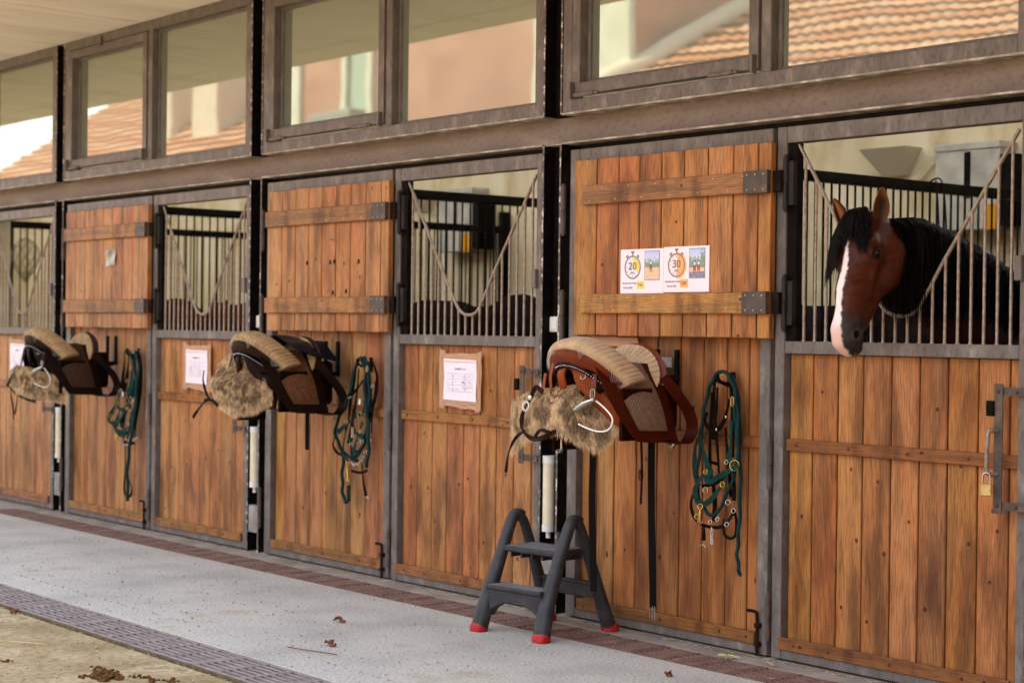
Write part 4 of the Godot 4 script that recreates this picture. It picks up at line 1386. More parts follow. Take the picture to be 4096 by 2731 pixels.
func build_tack():

	hook_thing(1.280, 1.287, "black iron hook carrying the tack right of the farthest saddle")
	var h0 = thing("rope_halter", "green rope halter hanging right of the farthest saddle, rope end tapering straight down", "halter", Vector3(1.280, 1.307, 0), 0.0, "green halters hung on the doors")
	rope_part(h0, [[-0.044, -0.005], [0.043, -0.070], [0.094, -0.197], [0.108, -0.324], [0.084, -0.482], [0.028, -0.653], [-0.011, -0.803], [-0.022, -0.953], [-0.008, -1.110]], 0.06, 0.012)
	rope_part(h0, [[0.065, -0.016], [0.110, -0.128], [0.096, -0.285], [0.064, -0.444], [0.046, -0.583]], 0.045, 0.012)
	web_part(h0, [[0.028, -0.013], [0.052, -0.129], [0.055, -0.267], [-0.014, -0.326]], 0.075, 0.038)
	web_part(h0, [[-0.132, -0.318], [-0.199, -0.415], [-0.274, -0.487], [-0.311, -0.531], [-0.235, -0.555], [-0.131, -0.522], [-0.021, -0.423]], 0.07, 0.038)
	web_part(h0, [[-0.177, -0.340], [-0.161, -0.454], [-0.194, -0.535], [-0.219, -0.587], [-0.123, -0.613], [-0.037, -0.585]], 0.06, 0.038)
	web_part(h0, [[-0.035, -0.330], [-0.065, -0.430], [-0.128, -0.502], [-0.148, -0.583]], 0.05, 0.038)
	web_part(h0, [[0.014, -0.031], [0.048, -0.149], [0.020, -0.288], [-0.032, -0.369]], 0.035, 0.038)
	web_part(h0, [[-0.056, -0.370], [0.010, -0.446], [0.044, -0.543], [0.014, -0.624]], 0.055, 0.038)
	web_part(h0, [[-0.157, -0.423], [-0.070, -0.449], [0.016, -0.426]], 0.08, 0.038)
	web_part(h0, [[-0.269, -0.569], [-0.234, -0.618], [-0.125, -0.632], [-0.018, -0.606]], 0.05, 0.038)
	buckle_part(h0, [0.068, -0.136], 0.088, 0.026, 0.034, M.brass)
	ring_part(h0, [-0.102, -0.309], 0.085, 0.015, M.brass)
	ring_part(h0, [0.010, -0.234], 0.085, 0.013, M.brass)
	buckle_part(h0, [0.015, -0.431], 0.088, 0.014, 0.016, M.brass)
	ring_part(h0, [-0.164, -0.643], 0.085, 0.014, M.brass)
	ring_part(h0, [-0.250, -0.502], 0.085, 0.016, M.brass)
	snap_part(h0, [-0.169, -0.633], [-0.155, -0.677], 0.08)
	var l0 = box_part("label", Vector3(0.018, -0.334, 0.09), Vector3(0.02, 0.034, 0.002), M.white, h0, 0.0005)
	l0.rotation.z = -0.2
	done(h0)
	var b0 = thing("bridle", "dark leather bridle on the hook right of the farthest saddle", "bridle", Vector3(1.280, 1.307, 0), 0.0, "leather bridles hung on the doors")
	leather_part(b0, [[-0.117, -0.019], [-0.121, -0.133], [-0.160, -0.294]], 0.045, 0.034, M.bridle)
	leather_part(b0, [[0.078, -0.009], [0.116, -0.108], [0.109, -0.285], [0.057, -0.484], [0.029, -0.654]], 0.03, 0.0374, M.bridle)
	leather_part(b0, [[-0.069, -0.708], [-0.076, -0.878], [-0.088, -1.028], [-0.050, -1.079], [0.018, -1.064], [0.026, -1.009], [-0.010, -0.962]], 0.05, 0.0204, M.bridle)
	leather_part(b0, [[-0.044, -0.330], [-0.020, -0.428], [-0.007, -0.527], [-0.069, -0.659]], 0.04, 0.0221, M.bridle)
	leather_part(b0, [[-0.147, -0.613], [-0.059, -0.688], [0.069, -0.680]], 0.05, 0.0221, M.bridle)
	leather_part(b0, [[-0.053, -0.429], [-0.125, -0.582], [-0.101, -0.700]], 0.045, 0.0221, M.bridle)
	leather_part(b0, [[-0.081, -0.033], [-0.089, -0.153], [-0.120, -0.253], [-0.161, -0.334]], 0.03, 0.0374, M.bridle)
	leather_part(b0, [[0.043, -0.327], [0.013, -0.427], [-0.027, -0.528], [-0.003, -0.645]], 0.03, 0.034, M.bridle)
	ring_part(b0, [0.059, -0.385], 0.07, 0.0105, M.chrome)
	ring_part(b0, [0.050, -0.444], 0.07, 0.01125, M.chrome)
	ring_part(b0, [0.097, -0.658], 0.07, 0.01125, M.chrome)
	ring_part(b0, [-0.001, -0.545], 0.07, 0.00975, M.chrome)
	ring_part(b0, [0.128, -0.647], 0.07, 0.00975, M.chrome)
	ring_part(b0, [-0.041, -0.661], 0.07, 0.00975, M.chrome)
	studs(b0, [Vector3(0.017, -0.352, 0.06)], 0.009, M.chrome, "concho")
	studs(b0, [Vector3(0.043, -0.366, 0.06)], 0.009, M.chrome, "concho")
	var k0 := curve(xy([[-0.093, -0.704], [-0.007, -0.699]], 0.06), 5)
	for i in k0.size(): ring_part(b0, [k0[i].x, k0[i].y], 0.06, 0.006, M.chrome, 1.0, "chain_link")
	done(b0)
	hook_thing(4.270, 1.282, "black iron hook carrying the tack right of the blue-topped saddle")
	var h1 = thing("rope_halter", "green rope halter hanging right of the blue-topped saddle, rope ending in a brass snap", "halter", Vector3(4.270, 1.302, 0), 0.0, "green halters hung on the doors")
	rope_part(h1, [[-0.013, 0.002], [-0.060, -0.040], [-0.104, -0.170], [-0.163, -0.276], [-0.224, -0.349], [-0.277, -0.438], [-0.249, -0.511], [-0.172, -0.579], [-0.095, -0.593], [-0.019, -0.560], [0.040, -0.490], [0.068, -0.386], [0.080, -0.249], [0.077, -0.113], [0.048, -0.020], [0.014, 0.006]], 0.06, 0.0105)
	rope_part(h1, [[0.015, 0.005], [0.061, -0.080], [0.056, -0.208], [0.088, -0.334], [0.100, -0.461], [0.102, -0.571], [0.080, -0.645]], 0.075, 0.0105)
	rope_part(h1, [[-0.187, -0.580], [-0.205, -0.652], [-0.209, -0.740], [-0.201, -0.826], [-0.169, -0.874], [-0.139, -0.843], [-0.145, -0.770]], 0.05, 0.0105)
	web_part(h1, [[0.061, -0.250], [0.043, -0.327], [-0.013, -0.340]], 0.08, 0.03)
	web_part(h1, [[-0.036, -0.340], [-0.130, -0.398], [-0.238, -0.455]], 0.07, 0.03)
	web_part(h1, [[0.037, -0.379], [-0.026, -0.493], [-0.055, -0.564]], 0.075, 0.03)
	web_part(h1, [[-0.180, -0.416], [-0.208, -0.531], [-0.226, -0.593]], 0.045, 0.03)
	web_part(h1, [[0.009, -0.458], [-0.004, -0.544], [-0.109, -0.620]], 0.05, 0.03)
	web_part(h1, [[-0.188, -0.585], [-0.118, -0.616]], 0.07, 0.03)
	web_part(h1, [[0.053, -0.020], [0.081, -0.130], [0.077, -0.250], [0.045, -0.353]], 0.05, 0.03)
	web_part(h1, [[-0.054, -0.409], [-0.012, -0.450], [0.061, -0.463]], 0.085, 0.03)
	web_part(h1, [[-0.120, -0.482], [-0.088, -0.549], [-0.004, -0.574]], 0.06, 0.03)
	buckle_part(h1, [0.097, -0.062], 0.088, 0.014, 0.03, M.brass)
	ring_part(h1, [0.020, -0.337], 0.085, 0.016, M.brass)
	buckle_part(h1, [0.030, -0.434], 0.088, 0.012, 0.02, M.brass)
	ring_part(h1, [-0.124, -0.387], 0.085, 0.012, M.brass)
	ring_part(h1, [-0.103, -0.636], 0.085, 0.012, M.brass)
	snap_part(h1, [-0.113, -0.662], [-0.099, -0.746], 0.08)
	var l1 = box_part("label", Vector3(0.076, -0.249, 0.09), Vector3(0.02, 0.034, 0.002), M.white, h1, 0.0005)
	l1.rotation.z = -0.2
	done(h1)
	var b1 = thing("bridle", "dark brown bridle tangled in the halter right of the blue-topped saddle", "bridle", Vector3(4.270, 1.302, 0), 0.0, "leather bridles hung on the doors")
	leather_part(b1, [[0.069, -0.016], [0.123, -0.095], [0.117, -0.197], [0.082, -0.301], [0.075, -0.446]], 0.035, 0.0261, M.bridle)
	leather_part(b1, [[-0.087, -0.032], [-0.103, -0.136], [-0.144, -0.259], [-0.158, -0.346], [-0.182, -0.434]], 0.04, 0.0203, M.bridle)
	leather_part(b1, [[0.025, -0.132], [-0.065, -0.203], [-0.149, -0.241]], 0.065, 0.0203, M.bridle)
	leather_part(b1, [[-0.044, -0.065], [-0.071, -0.256], [-0.121, -0.431], [-0.150, -0.519]], 0.05, 0.0203, M.bridle)
	leather_part(b1, [[-0.281, -0.487], [-0.299, -0.536], [-0.259, -0.577], [-0.203, -0.589]], 0.06, 0.0174, M.bridle)
	leather_part(b1, [[-0.002, -0.630], [0.015, -0.732], [0.047, -0.819]], 0.05, 0.0203, M.bridle)
	leather_part(b1, [[-0.104, -0.680], [-0.009, -0.684], [0.066, -0.666]], 0.055, 0.0174, M.bridle)
	leather_part(b1, [[-0.082, -0.429], [-0.126, -0.517], [-0.102, -0.594], [-0.025, -0.632]], 0.045, 0.01885, M.bridle)
	leather_part(b1, [[0.004, -0.133], [0.029, -0.252], [0.062, -0.379]], 0.03, 0.01885, M.bridle)
	ring_part(b1, [0.024, -0.495], 0.07, 0.01275, M.chrome)
	ring_part(b1, [0.063, -0.557], 0.07, 0.0105, M.chrome)
	ring_part(b1, [0.107, -0.486], 0.07, 0.012, M.chrome)
	ring_part(b1, [-0.110, -0.240], 0.07, 0.009, M.chrome)
	ring_part(b1, [0.130, -0.163], 0.07, 0.00975, M.chrome)
	ring_part(b1, [0.041, -0.588], 0.07, 0.00975, M.chrome)
	ring_part(b1, [-0.003, -0.634], 0.07, 0.009, M.chrome)
	ring_part(b1, [-0.094, -0.517], 0.07, 0.009, M.chrome)
	studs(b1, [Vector3(-0.084, -0.213, 0.06)], 0.009, M.chrome, "concho")
	studs(b1, [Vector3(-0.141, -0.243, 0.06)], 0.009, M.chrome, "concho")
	var k1 := curve(xy([[0.012, -0.612], [-0.063, -0.642], [-0.094, -0.627]], 0.06), 5)
	for i in k1.size(): ring_part(b1, [k1[i].x, k1[i].y], 0.06, 0.006, M.chrome, 1.0, "chain_link")
	for e in [-0.5, 0.0, 0.5]:
		var t := Geo.new()
		t.tube([Vector3(0.066, -0.818, 0.055), Vector3(0.066, -0.818, 0.055) + Vector3(e * 0.04, -0.016, 0.0)], 0.003, 6)
		part("spur_tip", t, M.chrome, b1)
	done(b1)
	hook_thing(7.242, 1.275, "black iron hook carrying the tack right of the orange saddle")
	var h2 = thing("rope_halter", "green rope halter hanging right of the orange saddle, loose end reaching lowest", "halter", Vector3(7.242, 1.295, 0), 0.0, "green halters hung on the doors")
	rope_part(h2, [[-0.155, -0.298], [-0.144, -0.230], [-0.121, -0.131], [-0.091, -0.055], [-0.051, -0.004], [-0.003, 0.005], [0.047, -0.025], [0.081, -0.101], [0.096, -0.218], [0.099, -0.365], [0.105, -0.512], [0.103, -0.659], [0.096, -0.770], [0.092, -0.844], [0.103, -0.902], [0.109, -0.931]], 0.045, 0.0088)
	rope_part(h2, [[-0.130, -0.296], [-0.147, -0.395], [-0.161, -0.509], [-0.139, -0.605], [-0.086, -0.659], [-0.040, -0.664], [0.002, -0.615], [0.060, -0.515], [0.094, -0.416], [0.102, -0.291], [0.093, -0.159], [0.074, -0.072], [0.035, -0.006]], 0.06, 0.0088)
	web_part(h2, [[-0.131, -0.297], [-0.108, -0.362], [-0.076, -0.442], [-0.078, -0.469]], 0.075, 0.027)
	web_part(h2, [[0.130, -0.420], [0.082, -0.444], [0.022, -0.472], [-0.049, -0.508], [-0.072, -0.494], [-0.032, -0.457]], 0.085, 0.027)
	web_part(h2, [[-0.144, -0.598], [-0.151, -0.560], [-0.125, -0.505], [-0.088, -0.473]], 0.08, 0.027)
	web_part(h2, [[0.045, -0.487], [-0.007, -0.549], [-0.057, -0.597], [-0.109, -0.620], [-0.151, -0.599]], 0.075, 0.027)
	web_part(h2, [[0.064, -0.219], [0.066, -0.337], [0.057, -0.389], [0.082, -0.413]], 0.07, 0.027)
	web_part(h2, [[-0.153, -0.291], [-0.193, -0.353], [-0.194, -0.459], [-0.170, -0.541]], 0.04, 0.027)
	web_part(h2, [[0.058, -0.109], [0.071, -0.190], [0.081, -0.263]], 0.055, 0.027)
	buckle_part(h2, [0.088, -0.129], 0.088, 0.016, 0.035, M.brass)
	ring_part(h2, [0.104, -0.422], 0.085, 0.024, M.brass)
	buckle_part(h2, [0.033, -0.515], 0.088, 0.02, 0.022, M.brass)
	buckle_part(h2, [-0.076, -0.464], 0.088, 0.018, 0.018, M.brass)
	ring_part(h2, [-0.111, -0.631], 0.085, 0.013, M.brass)
	ring_part(h2, [-0.132, -0.678], 0.085, 0.012, M.brass)
	snap_part(h2, [-0.116, -0.647], [-0.117, -0.711], 0.08)
	done(h2)
	var b2 = thing("bridle", "dark brown bridle with silver conchos on the hook right of the orange saddle", "bridle", Vector3(7.242, 1.295, 0), 0.0, "leather bridles hung on the doors")
	leather_part(b2, [[-0.059, -0.069], [-0.061, -0.166], [-0.072, -0.227], [-0.054, -0.345], [-0.041, -0.471]], 0.035, 0.0196, M.bridle)
	leather_part(b2, [[-0.108, -0.187], [-0.122, -0.229], [-0.098, -0.261], [-0.057, -0.272], [-0.011, -0.242], [0.014, -0.192], [0.035, -0.121]], 0.05, 0.0224, M.bridle)
	leather_part(b2, [[-0.100, -0.093], [-0.107, -0.303], [-0.106, -0.454], [-0.113, -0.529]], 0.03, 0.0182, M.bridle)
	leather_part(b2, [[0.000, -0.253], [0.012, -0.341], [0.029, -0.444], [0.042, -0.576]], 0.04, 0.0182, M.bridle)
	leather_part(b2, [[-0.167, -0.547], [-0.196, -0.610], [-0.186, -0.669], [-0.143, -0.709], [-0.070, -0.723], [0.007, -0.713], [0.062, -0.666], [0.087, -0.623]], 0.06, 0.0168, M.bridle)
	leather_part(b2, [[0.002, -0.679], [0.004, -0.742], [0.040, -0.766], [0.078, -0.748], [0.085, -0.690], [0.068, -0.625]], 0.045, 0.0154, M.bridle)
	leather_part(b2, [[-0.123, -0.717], [-0.119, -0.754], [-0.122, -0.792]], 0.05, 0.0224, M.bridle)
	leather_part(b2, [[-0.135, -0.538], [-0.083, -0.526], [-0.032, -0.511], [0.014, -0.489]], 0.05, 0.0168, M.bridle)
	leather_part(b2, [[-0.091, -0.025], [-0.060, -0.039], [-0.008, -0.052], [0.033, -0.062]], 0.03, 0.0182, M.bridle)
	leather_part(b2, [[-0.084, -0.422], [-0.048, -0.427]], 0.04, 0.0168, M.bridle)
	leather_part(b2, [[-0.083, -0.025], [-0.089, -0.130], [-0.091, -0.228], [-0.086, -0.317]], 0.028, 0.028, M.bridle)
	leather_part(b2, [[0.019, -0.037], [0.036, -0.125], [0.045, -0.191], [0.039, -0.288], [0.046, -0.391]], 0.032, 0.028, M.bridle)
	leather_part(b2, [[-0.094, -0.452], [-0.072, -0.526], [-0.060, -0.614], [-0.067, -0.697]], 0.04, 0.0224, M.bridle)
	leather_part(b2, [[0.051, -0.442], [0.065, -0.515], [0.062, -0.589]], 0.042, 0.0224, M.bridle)
	ring_part(b2, [0.088, -0.633], 0.07, 0.0105, M.chrome)
	ring_part(b2, [0.052, -0.597], 0.07, 0.012, M.chrome)
	ring_part(b2, [-0.014, -0.682], 0.07, 0.00975, M.chrome)
	ring_part(b2, [-0.094, -0.552], 0.07, 0.0135, M.chrome)
	ring_part(b2, [-0.060, -0.699], 0.07, 0.009, M.chrome)
	ring_part(b2, [0.039, -0.412], 0.07, 0.009, M.chrome)
	ring_part(b2, [0.047, -0.700], 0.07, 0.0105, M.chrome)
	studs(b2, [Vector3(0.020, -0.204, 0.06)], 0.009, M.chrome, "concho")
	studs(b2, [Vector3(-0.040, -0.265, 0.06)], 0.009, M.chrome, "concho")
	var k2 := curve(xy([[-0.054, -0.725], [-0.059, -0.770], [-0.055, -0.801]], 0.06), 5)
	for i in k2.size(): ring_part(b2, [k2[i].x, k2[i].y], 0.06, 0.006, M.chrome, 1.0, "chain_link")
	for e in [-0.5, 0.0, 0.5]:
		var t := Geo.new()
		t.tube([Vector3(-0.119, -0.808, 0.055), Vector3(-0.119, -0.808, 0.055) + Vector3(e * 0.04, -0.016, 0.0)], 0.003, 6)
		part("spur_tip", t, M.chrome, b2)
	done(b2)


# ---------------------------------------------------------------- saddles, their racks and pelts
func chevron_mat(a: Color, b: Color) -> StandardMaterial3D:
	var im := Image.create(128, 256, false, Image.FORMAT_RGB8)
	var n := noise(0.05, FastNoiseLite.TYPE_SIMPLEX_SMOOTH, 3, 81)
	for y in 256:
		for x in 128:
			var d := fposmod((y - absf(x - 64.0) * 1.5) / 11.0, 1.0)
			var k := clampf(0.5 + 0.36 * cos(d * TAU) + n.get_noise_2d(x, y) * 0.3, 0, 1)
			im.set_pixel(x, y, a.lerp(b, k))
	var m := flat("ffffff", 0.75)
	m.albedo_texture = ImageTexture.create_from_image(im)
	m.heightmap_enabled = true
	m.heightmap_texture = m.albedo_texture
	m.heightmap_scale = 0.1
	return m

func leather(c: String, rough := 0.38) -> StandardMaterial3D:
	var d := Color(c)
	var m := rough_mat([[0.0, d.darkened(0.22)], [0.45, d], [0.7, d], [1.0, d.lightened(0.06)]], 0.02, 1.5, rough, 0.01, 82)
	m.metallic_specular = 0.16 if d.get_luminance() < 0.12 else 0.3
	return m

var arch_path := []
func arch(s: float, rad: float, ax: float) -> Vector3:
	if arch_path.is_empty(): arch_path = curve([Vector3(0, 1.4, 0.585), Vector3(0.07, 1.391, 0.578), Vector3(0.13, 1.364, 0.555), Vector3(0.18, 1.322, 0.515), Vector3(0.214, 1.272, 0.465), Vector3(0.228, 1.238, 0.436)], 8)
	var f := clampf(absf(s), 0, 1) * (arch_path.size() - 1)
	var i := mini(int(f), arch_path.size() - 2)
	var p: Vector3 = arch_path[i].lerp(arch_path[i + 1], f - i)
	var t: Vector3 = (arch_path[i + 1] - arch_path[i]).normalized()
	if i == 0: t = Vector3(1, 0, 0).lerp(t, minf(1.0, f))
	var a := Vector3(0.18 * absf(s), -0.16, 1).normalized()
	var r := a.cross(t).normalized()
	p += r * rad + a * ax
	if s < 0: p.x = -p.x
	return p

func saddle(label: String, x: float, C: Dictionary, covered: bool):
	var o = thing("saddle", label, "saddle", Vector3(x, 0, 0))
	# pommel: a thick quilted roll
	var g := Geo.new()
	var rows := []
	var cols := []
	for i in 257:
		var s := -1.0 + i / 128.0
		var rib := absf(sin(PI * s * 16.0))
		var r := []
		var cq := []
		for j in 20:
			var an := TAU * j / 20.0
			var cr := signf(cos(an)) * pow(absf(cos(an)), 0.55)
			var ca := signf(sin(an)) * pow(absf(sin(an)), 0.55)
			var k := 1.0 + (0.07 * pow(rib, 0.6) - 0.05) * (1.0 if cr > -0.6 else 0.2)
			r.append(arch(s, 0.004 + cr * 0.05 * k, ca * 0.068 * (0.97 + 0.03 * k)))
			cq.append(C.seam.lerp(Color.WHITE, smoothstep(0.05, 0.45, rib)))
		rows.append(r)
		cols.append(cq)
	g.grid(rows, true, true, cols)
	g.smooth(false)
	for e in [0, 256]:
		var mid := Vector3.ZERO
		for q in rows[e]: mid += q / 20.0
		for j in 20: g.tri(mid, rows[e][j], rows[e][(j + 1) % 20])
	part("pommel_roll", g, C.quilt, o)
	# leather facing with studs
	var f := Geo.new()
	rows = []
	for i in 49:
		var s := lerpf(-0.97, 0.93, i / 48.0)
		var r := []
		for j in 6:
			var lo := -0.052 - 0.008 * sin(s * 7.0)
			r.append(arch(s, lerpf(lo, 0.014, j / 5.0), 0.0725 - 0.006 * pow(absf(j / 2.5 - 1.0), 2)))
		rows.append(r)
	f.slab(rows, -0.004)
	var face = part("pommel_facing", f, C.face, o)
	var st := Geo.new()
	for i in 58: st.ball(arch(lerpf(-0.97, 0.93, i / 57.0), 0.016, 0.0765), Vector3.ONE * 0.0031, 6, 4)
	for i in 7: st.ball(arch(0.93, lerpf(-0.05, 0.012, i / 6.0), 0.0775), Vector3.ONE * 0.0031, 6, 4)
	for q in [[-0.22, 3], [0.28, 4], [0.78, 6]]:
		for a in q[1]:
			for b in a + 1: st.ball(arch(q[0] + (b - a / 2.0) * 0.028, 0.012 - (q[1] - 1 - a) * 0.0085, 0.0775), Vector3.ONE * 0.0029, 6, 4)
	part("studs", st, M.chrome, face)
	var pp := []
	for i in 41: pp.append(arch(lerpf(-0.75, 0.97, i / 40.0), -0.07, 0.075))
	var pg := Geo.new()
	pg.tube(pp, 0.008, 8)
	var piping = part("piping", pg, C.dark, o)
	var bd := Geo.new()
	for i in 32: bd.ball(arch(lerpf(-0.3, 0.95, i / 31.0), -0.065, 0.084), Vector3.ONE * 0.0027, 6, 4)
	part("beads", bd, M.bead, piping)
	# gullet and padded knee panels under the arch
	for sx in [-1.0, 1.0]:
		var gl := Geo.new()
		rows = []
		for i in 13:
			var t := i / 12.0
			var top := arch(sx * t, -0.075, 0.055)
			var bot := Vector3(sx * lerpf(0.08, 0.285, t), lerpf(1.16, 0.98, pow(t, 0.7)), lerpf(0.56, 0.42, t))
			var r := []
			for j in 9:
				var v := j / 8.0
				var p := top.lerp(bot, v)
				p.z += 0.028 * sin(PI * v) * (0.7 + 0.3 * sin(t * 9.0))
				p.x += sx * 0.01 * sin(v * 9.0 + t * 4.0)
				r.append(p)
			rows.append(r)
		gl.slab(rows, 0.012)
		part("knee_panel", gl, C.pad, o)
		# side flap with chevron quilting, framed in leather
		var top_f := Vector3(sx * 0.13, 1.345, 0.53)
		var top_b := Vector3(sx * 0.14, 1.33, 0.27)
		var bot_f := Vector3(sx * 0.288, 0.978, 0.415)
		var bot_b := Vector3(sx * 0.288, 0.972, 0.225)
		var at := func(u: float, v: float) -> Vector3:
			var p: Vector3 = top_f.lerp(top_b, u).lerp(bot_f.lerp(bot_b, u), v)
			p.x += sx * 0.05 * sin(PI * minf(v * 1.1, 1.0)) * (0.6 + 0.4 * sin(PI * u))
			p.z += 0.035 * sin(PI * v) * (1.0 - u)
			return p
		var fl := Geo.new()
		rows = []
		for i in 15:
			var r := []
			for j in 9: r.append(at.call(j / 8.0, i / 14.0))
			rows.append(r)
		fl.slab(rows, 0.006 * sx)
		var fp = part("flap", fl, C.flap, o)
		for e in [[-0.28, 0.0, 0.0, 1.0], [0.86, 1.1, 0.0, 1.0], [-0.1, 1.05, 0.86, 1.01]]:
			var bg := Geo.new()
			rows = []
			for i in 15:
				var r := []
				for j in 5:
					var p: Vector3 = at.call(lerpf(e[0], e[1], j / 4.0), lerpf(e[2], e[3], i / 14.0))
					p.x += sx * (0.008 + 0.002 * sin(PI * j / 4.0))
					r.append(p)
				rows.append(r)
			bg.slab(rows, 0.005 * sx)
			part("flap_border", bg, C.border, fp)
		# under-skirt, lower and farther in
		var sk := Geo.new()
		sk.box(Vector3(sx * 0.235, 1.03 if sx < 0 else 1.1, 0.42), Vector3(0.02, 0.24, 0.2), 0.006)
		part("under_skirt", sk, C.dark, o)
	# seat between pommel and cantle
	var se := Geo.new()
	rows = []
	for i in 15:
		var t := i / 14.0
		var r := []
		for j in 17:
			var u := j / 8.0 - 1.0
			r.append(Vector3(u * lerpf(0.17, 0.19, t), 1.355 - 0.03 * sin(PI * t) - 0.055 * u * u, lerpf(0.535, 0.25, t)))
		rows.append(r)
	se.slab(rows, 0.05)
	part("seat", se, C.flap, o)
	# cantle: upright quilted arch, leather behind
	for layer in [[0.0, C.quilt, "cantle"], [-0.032, C.face, "cantle_back"]]:
		var cg := Geo.new()
		rows = []
		cols = []
		for i in 133:
			var s := -1.0 + i / 66.0
			var an := s * 1.75
			var r := []
			var rib := 0.0035 * absf(sin(PI * s * 11.0)) if layer[0] == 0.0 else 0.0
			var seam: Color = C.seam.lerp(Color.WHITE, smoothstep(0.0005, 0.0018, rib)) if layer[0] == 0.0 else Color.WHITE
			for j in 7:
				var v := j / 6.0
				var rad := lerpf(0.07, 0.165 + (0.006 if layer[0] < 0 else 0.0), v)
				var p := Vector3(sin(an) * rad * 1.32, 1.24 + cos(an) * rad * (1.0 if absf(an) < PI / 2 else 0.45), 0.262 + layer[0] - 0.05 * v + 0.05 * absf(s) * absf(s))
				p.z += rib + 0.014 * sin(PI * v)
				r.append(p)
			rows.append(r)
			var sc := []
			for j in 7: sc.append(seam)
			cols.append(sc)
		if layer[0] == 0.0: cg.grid(rows, false, true, cols)
		for r in rows:
			for j in 7: r[j].z -= 0.002
		cg.slab(rows, 0.024)
		part(layer[2], cg, layer[1], o)
	# tree and lining resting on the rack
	var tr := Geo.new()
	for sx in [-1.0, 1.0]: tr.box(Vector3(sx * 0.11, 1.24, 0.4), Vector3(0.1, 0.09, 0.36), 0.02)
	tr.box(Vector3(0, 1.285, 0.4), Vector3(0.3, 0.05, 0.3), 0.015)
	part("lining", tr, C.dark, o)
	for sx in [-1.0, 1.0]: box_part("rear_panel", Vector3(sx * 0.185, 1.15, 0.175), Vector3(0.05, 0.26, 0.13), C.dark, o, 0.02)
	# breeching loop at the back, near side
	var lp := Geo.new()
	lp.strap(curve([Vector3(0.235, 1.27, 0.25), Vector3(0.26, 1.2, 0.19), Vector3(0.262, 1.1, 0.1), Vector3(0.255, 1.02, 0.075), Vector3(0.262, 0.965, 0.12), Vector3(0.282, 0.965, 0.2), Vector3(0.295, 0.985, 0.3)], 8), Vector3(0.7, 0.1, -0.7), 0.055, 0.006)
	part("breeching_strap", lp, C.border, o)
	if covered:
		saddle_cover(o)
		done(o)
		return o
	# stirrup with its leather, near side
	var sl := Geo.new()
	sl.strap(curve([Vector3(0.132, 1.285, 0.585), Vector3(0.143, 1.245, 0.6), Vector3(0.15, 1.2, 0.606), Vector3(0.158, 1.168, 0.606)], 5), Vector3(0.8, 0, -0.6), 0.024, 0.005)
	var stl = part("stirrup_leather", sl, C.face, o)
	buckle_part(stl, [0.151, 1.194], 0.614, 0.024, 0.036, M.chrome)
	var sb := Geo.new()
	sb.tube(curve([Vector3(0.165, 1.163, 0.604), Vector3(0.212, 1.139, 0.604), Vector3(0.257, 1.111, 0.606), Vector3(0.28, 1.084, 0.607), Vector3(0.274, 1.051, 0.61), Vector3(0.242, 1.03, 0.613), Vector3(0.188, 1.026, 0.618), Vector3(0.132, 1.038, 0.63), Vector3(0.095, 1.055, 0.65)], 6), 0.0042, 8)
	part("stirrup_bow", sb, C.metal, stl)
	var sp := Geo.new()
	sp.sweep([Vector3(0.17, 1.17, 0.625), Vector3(0.13, 1.147, 0.65), Vector3(0.093, 1.115, 0.672)], Vector3(0.3, 0.6, 0.7), [Vector2(-0.016, -0.003), Vector2(0.016, -0.003), Vector2(0.013, 0.005), Vector2(-0.013, 0.005)], [0.6, 1.1, 0.9])
	part("stirrup_plate", sp, M.silver, stl)
	var dr := Geo.new()
	dr.ring(Vector3(0.082, 1.274, 0.612), Vector3(0.3, 0.2, 1).normalized(), 0.014, 0.003, 14)
	part("ring", dr, M.chrome, o)
	for q in [[-0.2, 1.28, 0.6, -0.215, 1.1], [-0.12, 1.33, 0.62, -0.11, 1.2]]:
		var s2 := Geo.new()
		s2.strap(curve([Vector3(q[0], q[1], q[2]), Vector3(q[0] * 0.98, (q[1] + q[4]) / 2, q[2] + 0.02), Vector3(q[3], q[4], q[2] + 0.02)], 4), Vector3(1, 0, 0), 0.02, 0.005)
		part("strap", s2, C.pad, o)
	done(o)
	return o

func saddle_cover(o):
	# dark blue leather cover thrown over the cantle
	var cv := Geo.new()
	var rows := []
	for i in 15:
		var t := i / 14.0
		var r := []
		for j in 21:
			var u := j / 10.0 - 1.0
			var y := 1.435 - 0.03 * t - 0.105 * pow(absf(u), 1.8) * (0.75 + 0.5 * t) + 0.006 * sin(u * 9.0 + t * 5.0)
			r.append(Vector3(u * 0.245 + 0.01 * sin(t * 6.0), y, lerpf(0.42, 0.1, t)))
		rows.append(r)
	cv.slab(rows, 0.007)
	part("cantle_cover", cv, M.blue_leather, o)

# flat girth or strap hanging from a saddle
func hanging(label: String, pts: Array, w: float, m: Material, tips: int, parent):
	var g := Geo.new()
	g.strap(curve(pts, 8), Vector3(1, 0, -0.35), w, 0.005)
	var s = part("hanging_strap", g, m, parent)
	var e: Vector3 = pts[pts.size() - 1]
	for i in tips:
		var b := Geo.new()
		var x := (i - (tips - 1) / 2.0) * 0.016
		b.tube([e + Vector3(x, 0.01, 0.004), e + Vector3(x * 1.1, -0.052, 0.004)], 0.0032, 6)
		part("buckle", b, M.chrome, s)
	return s

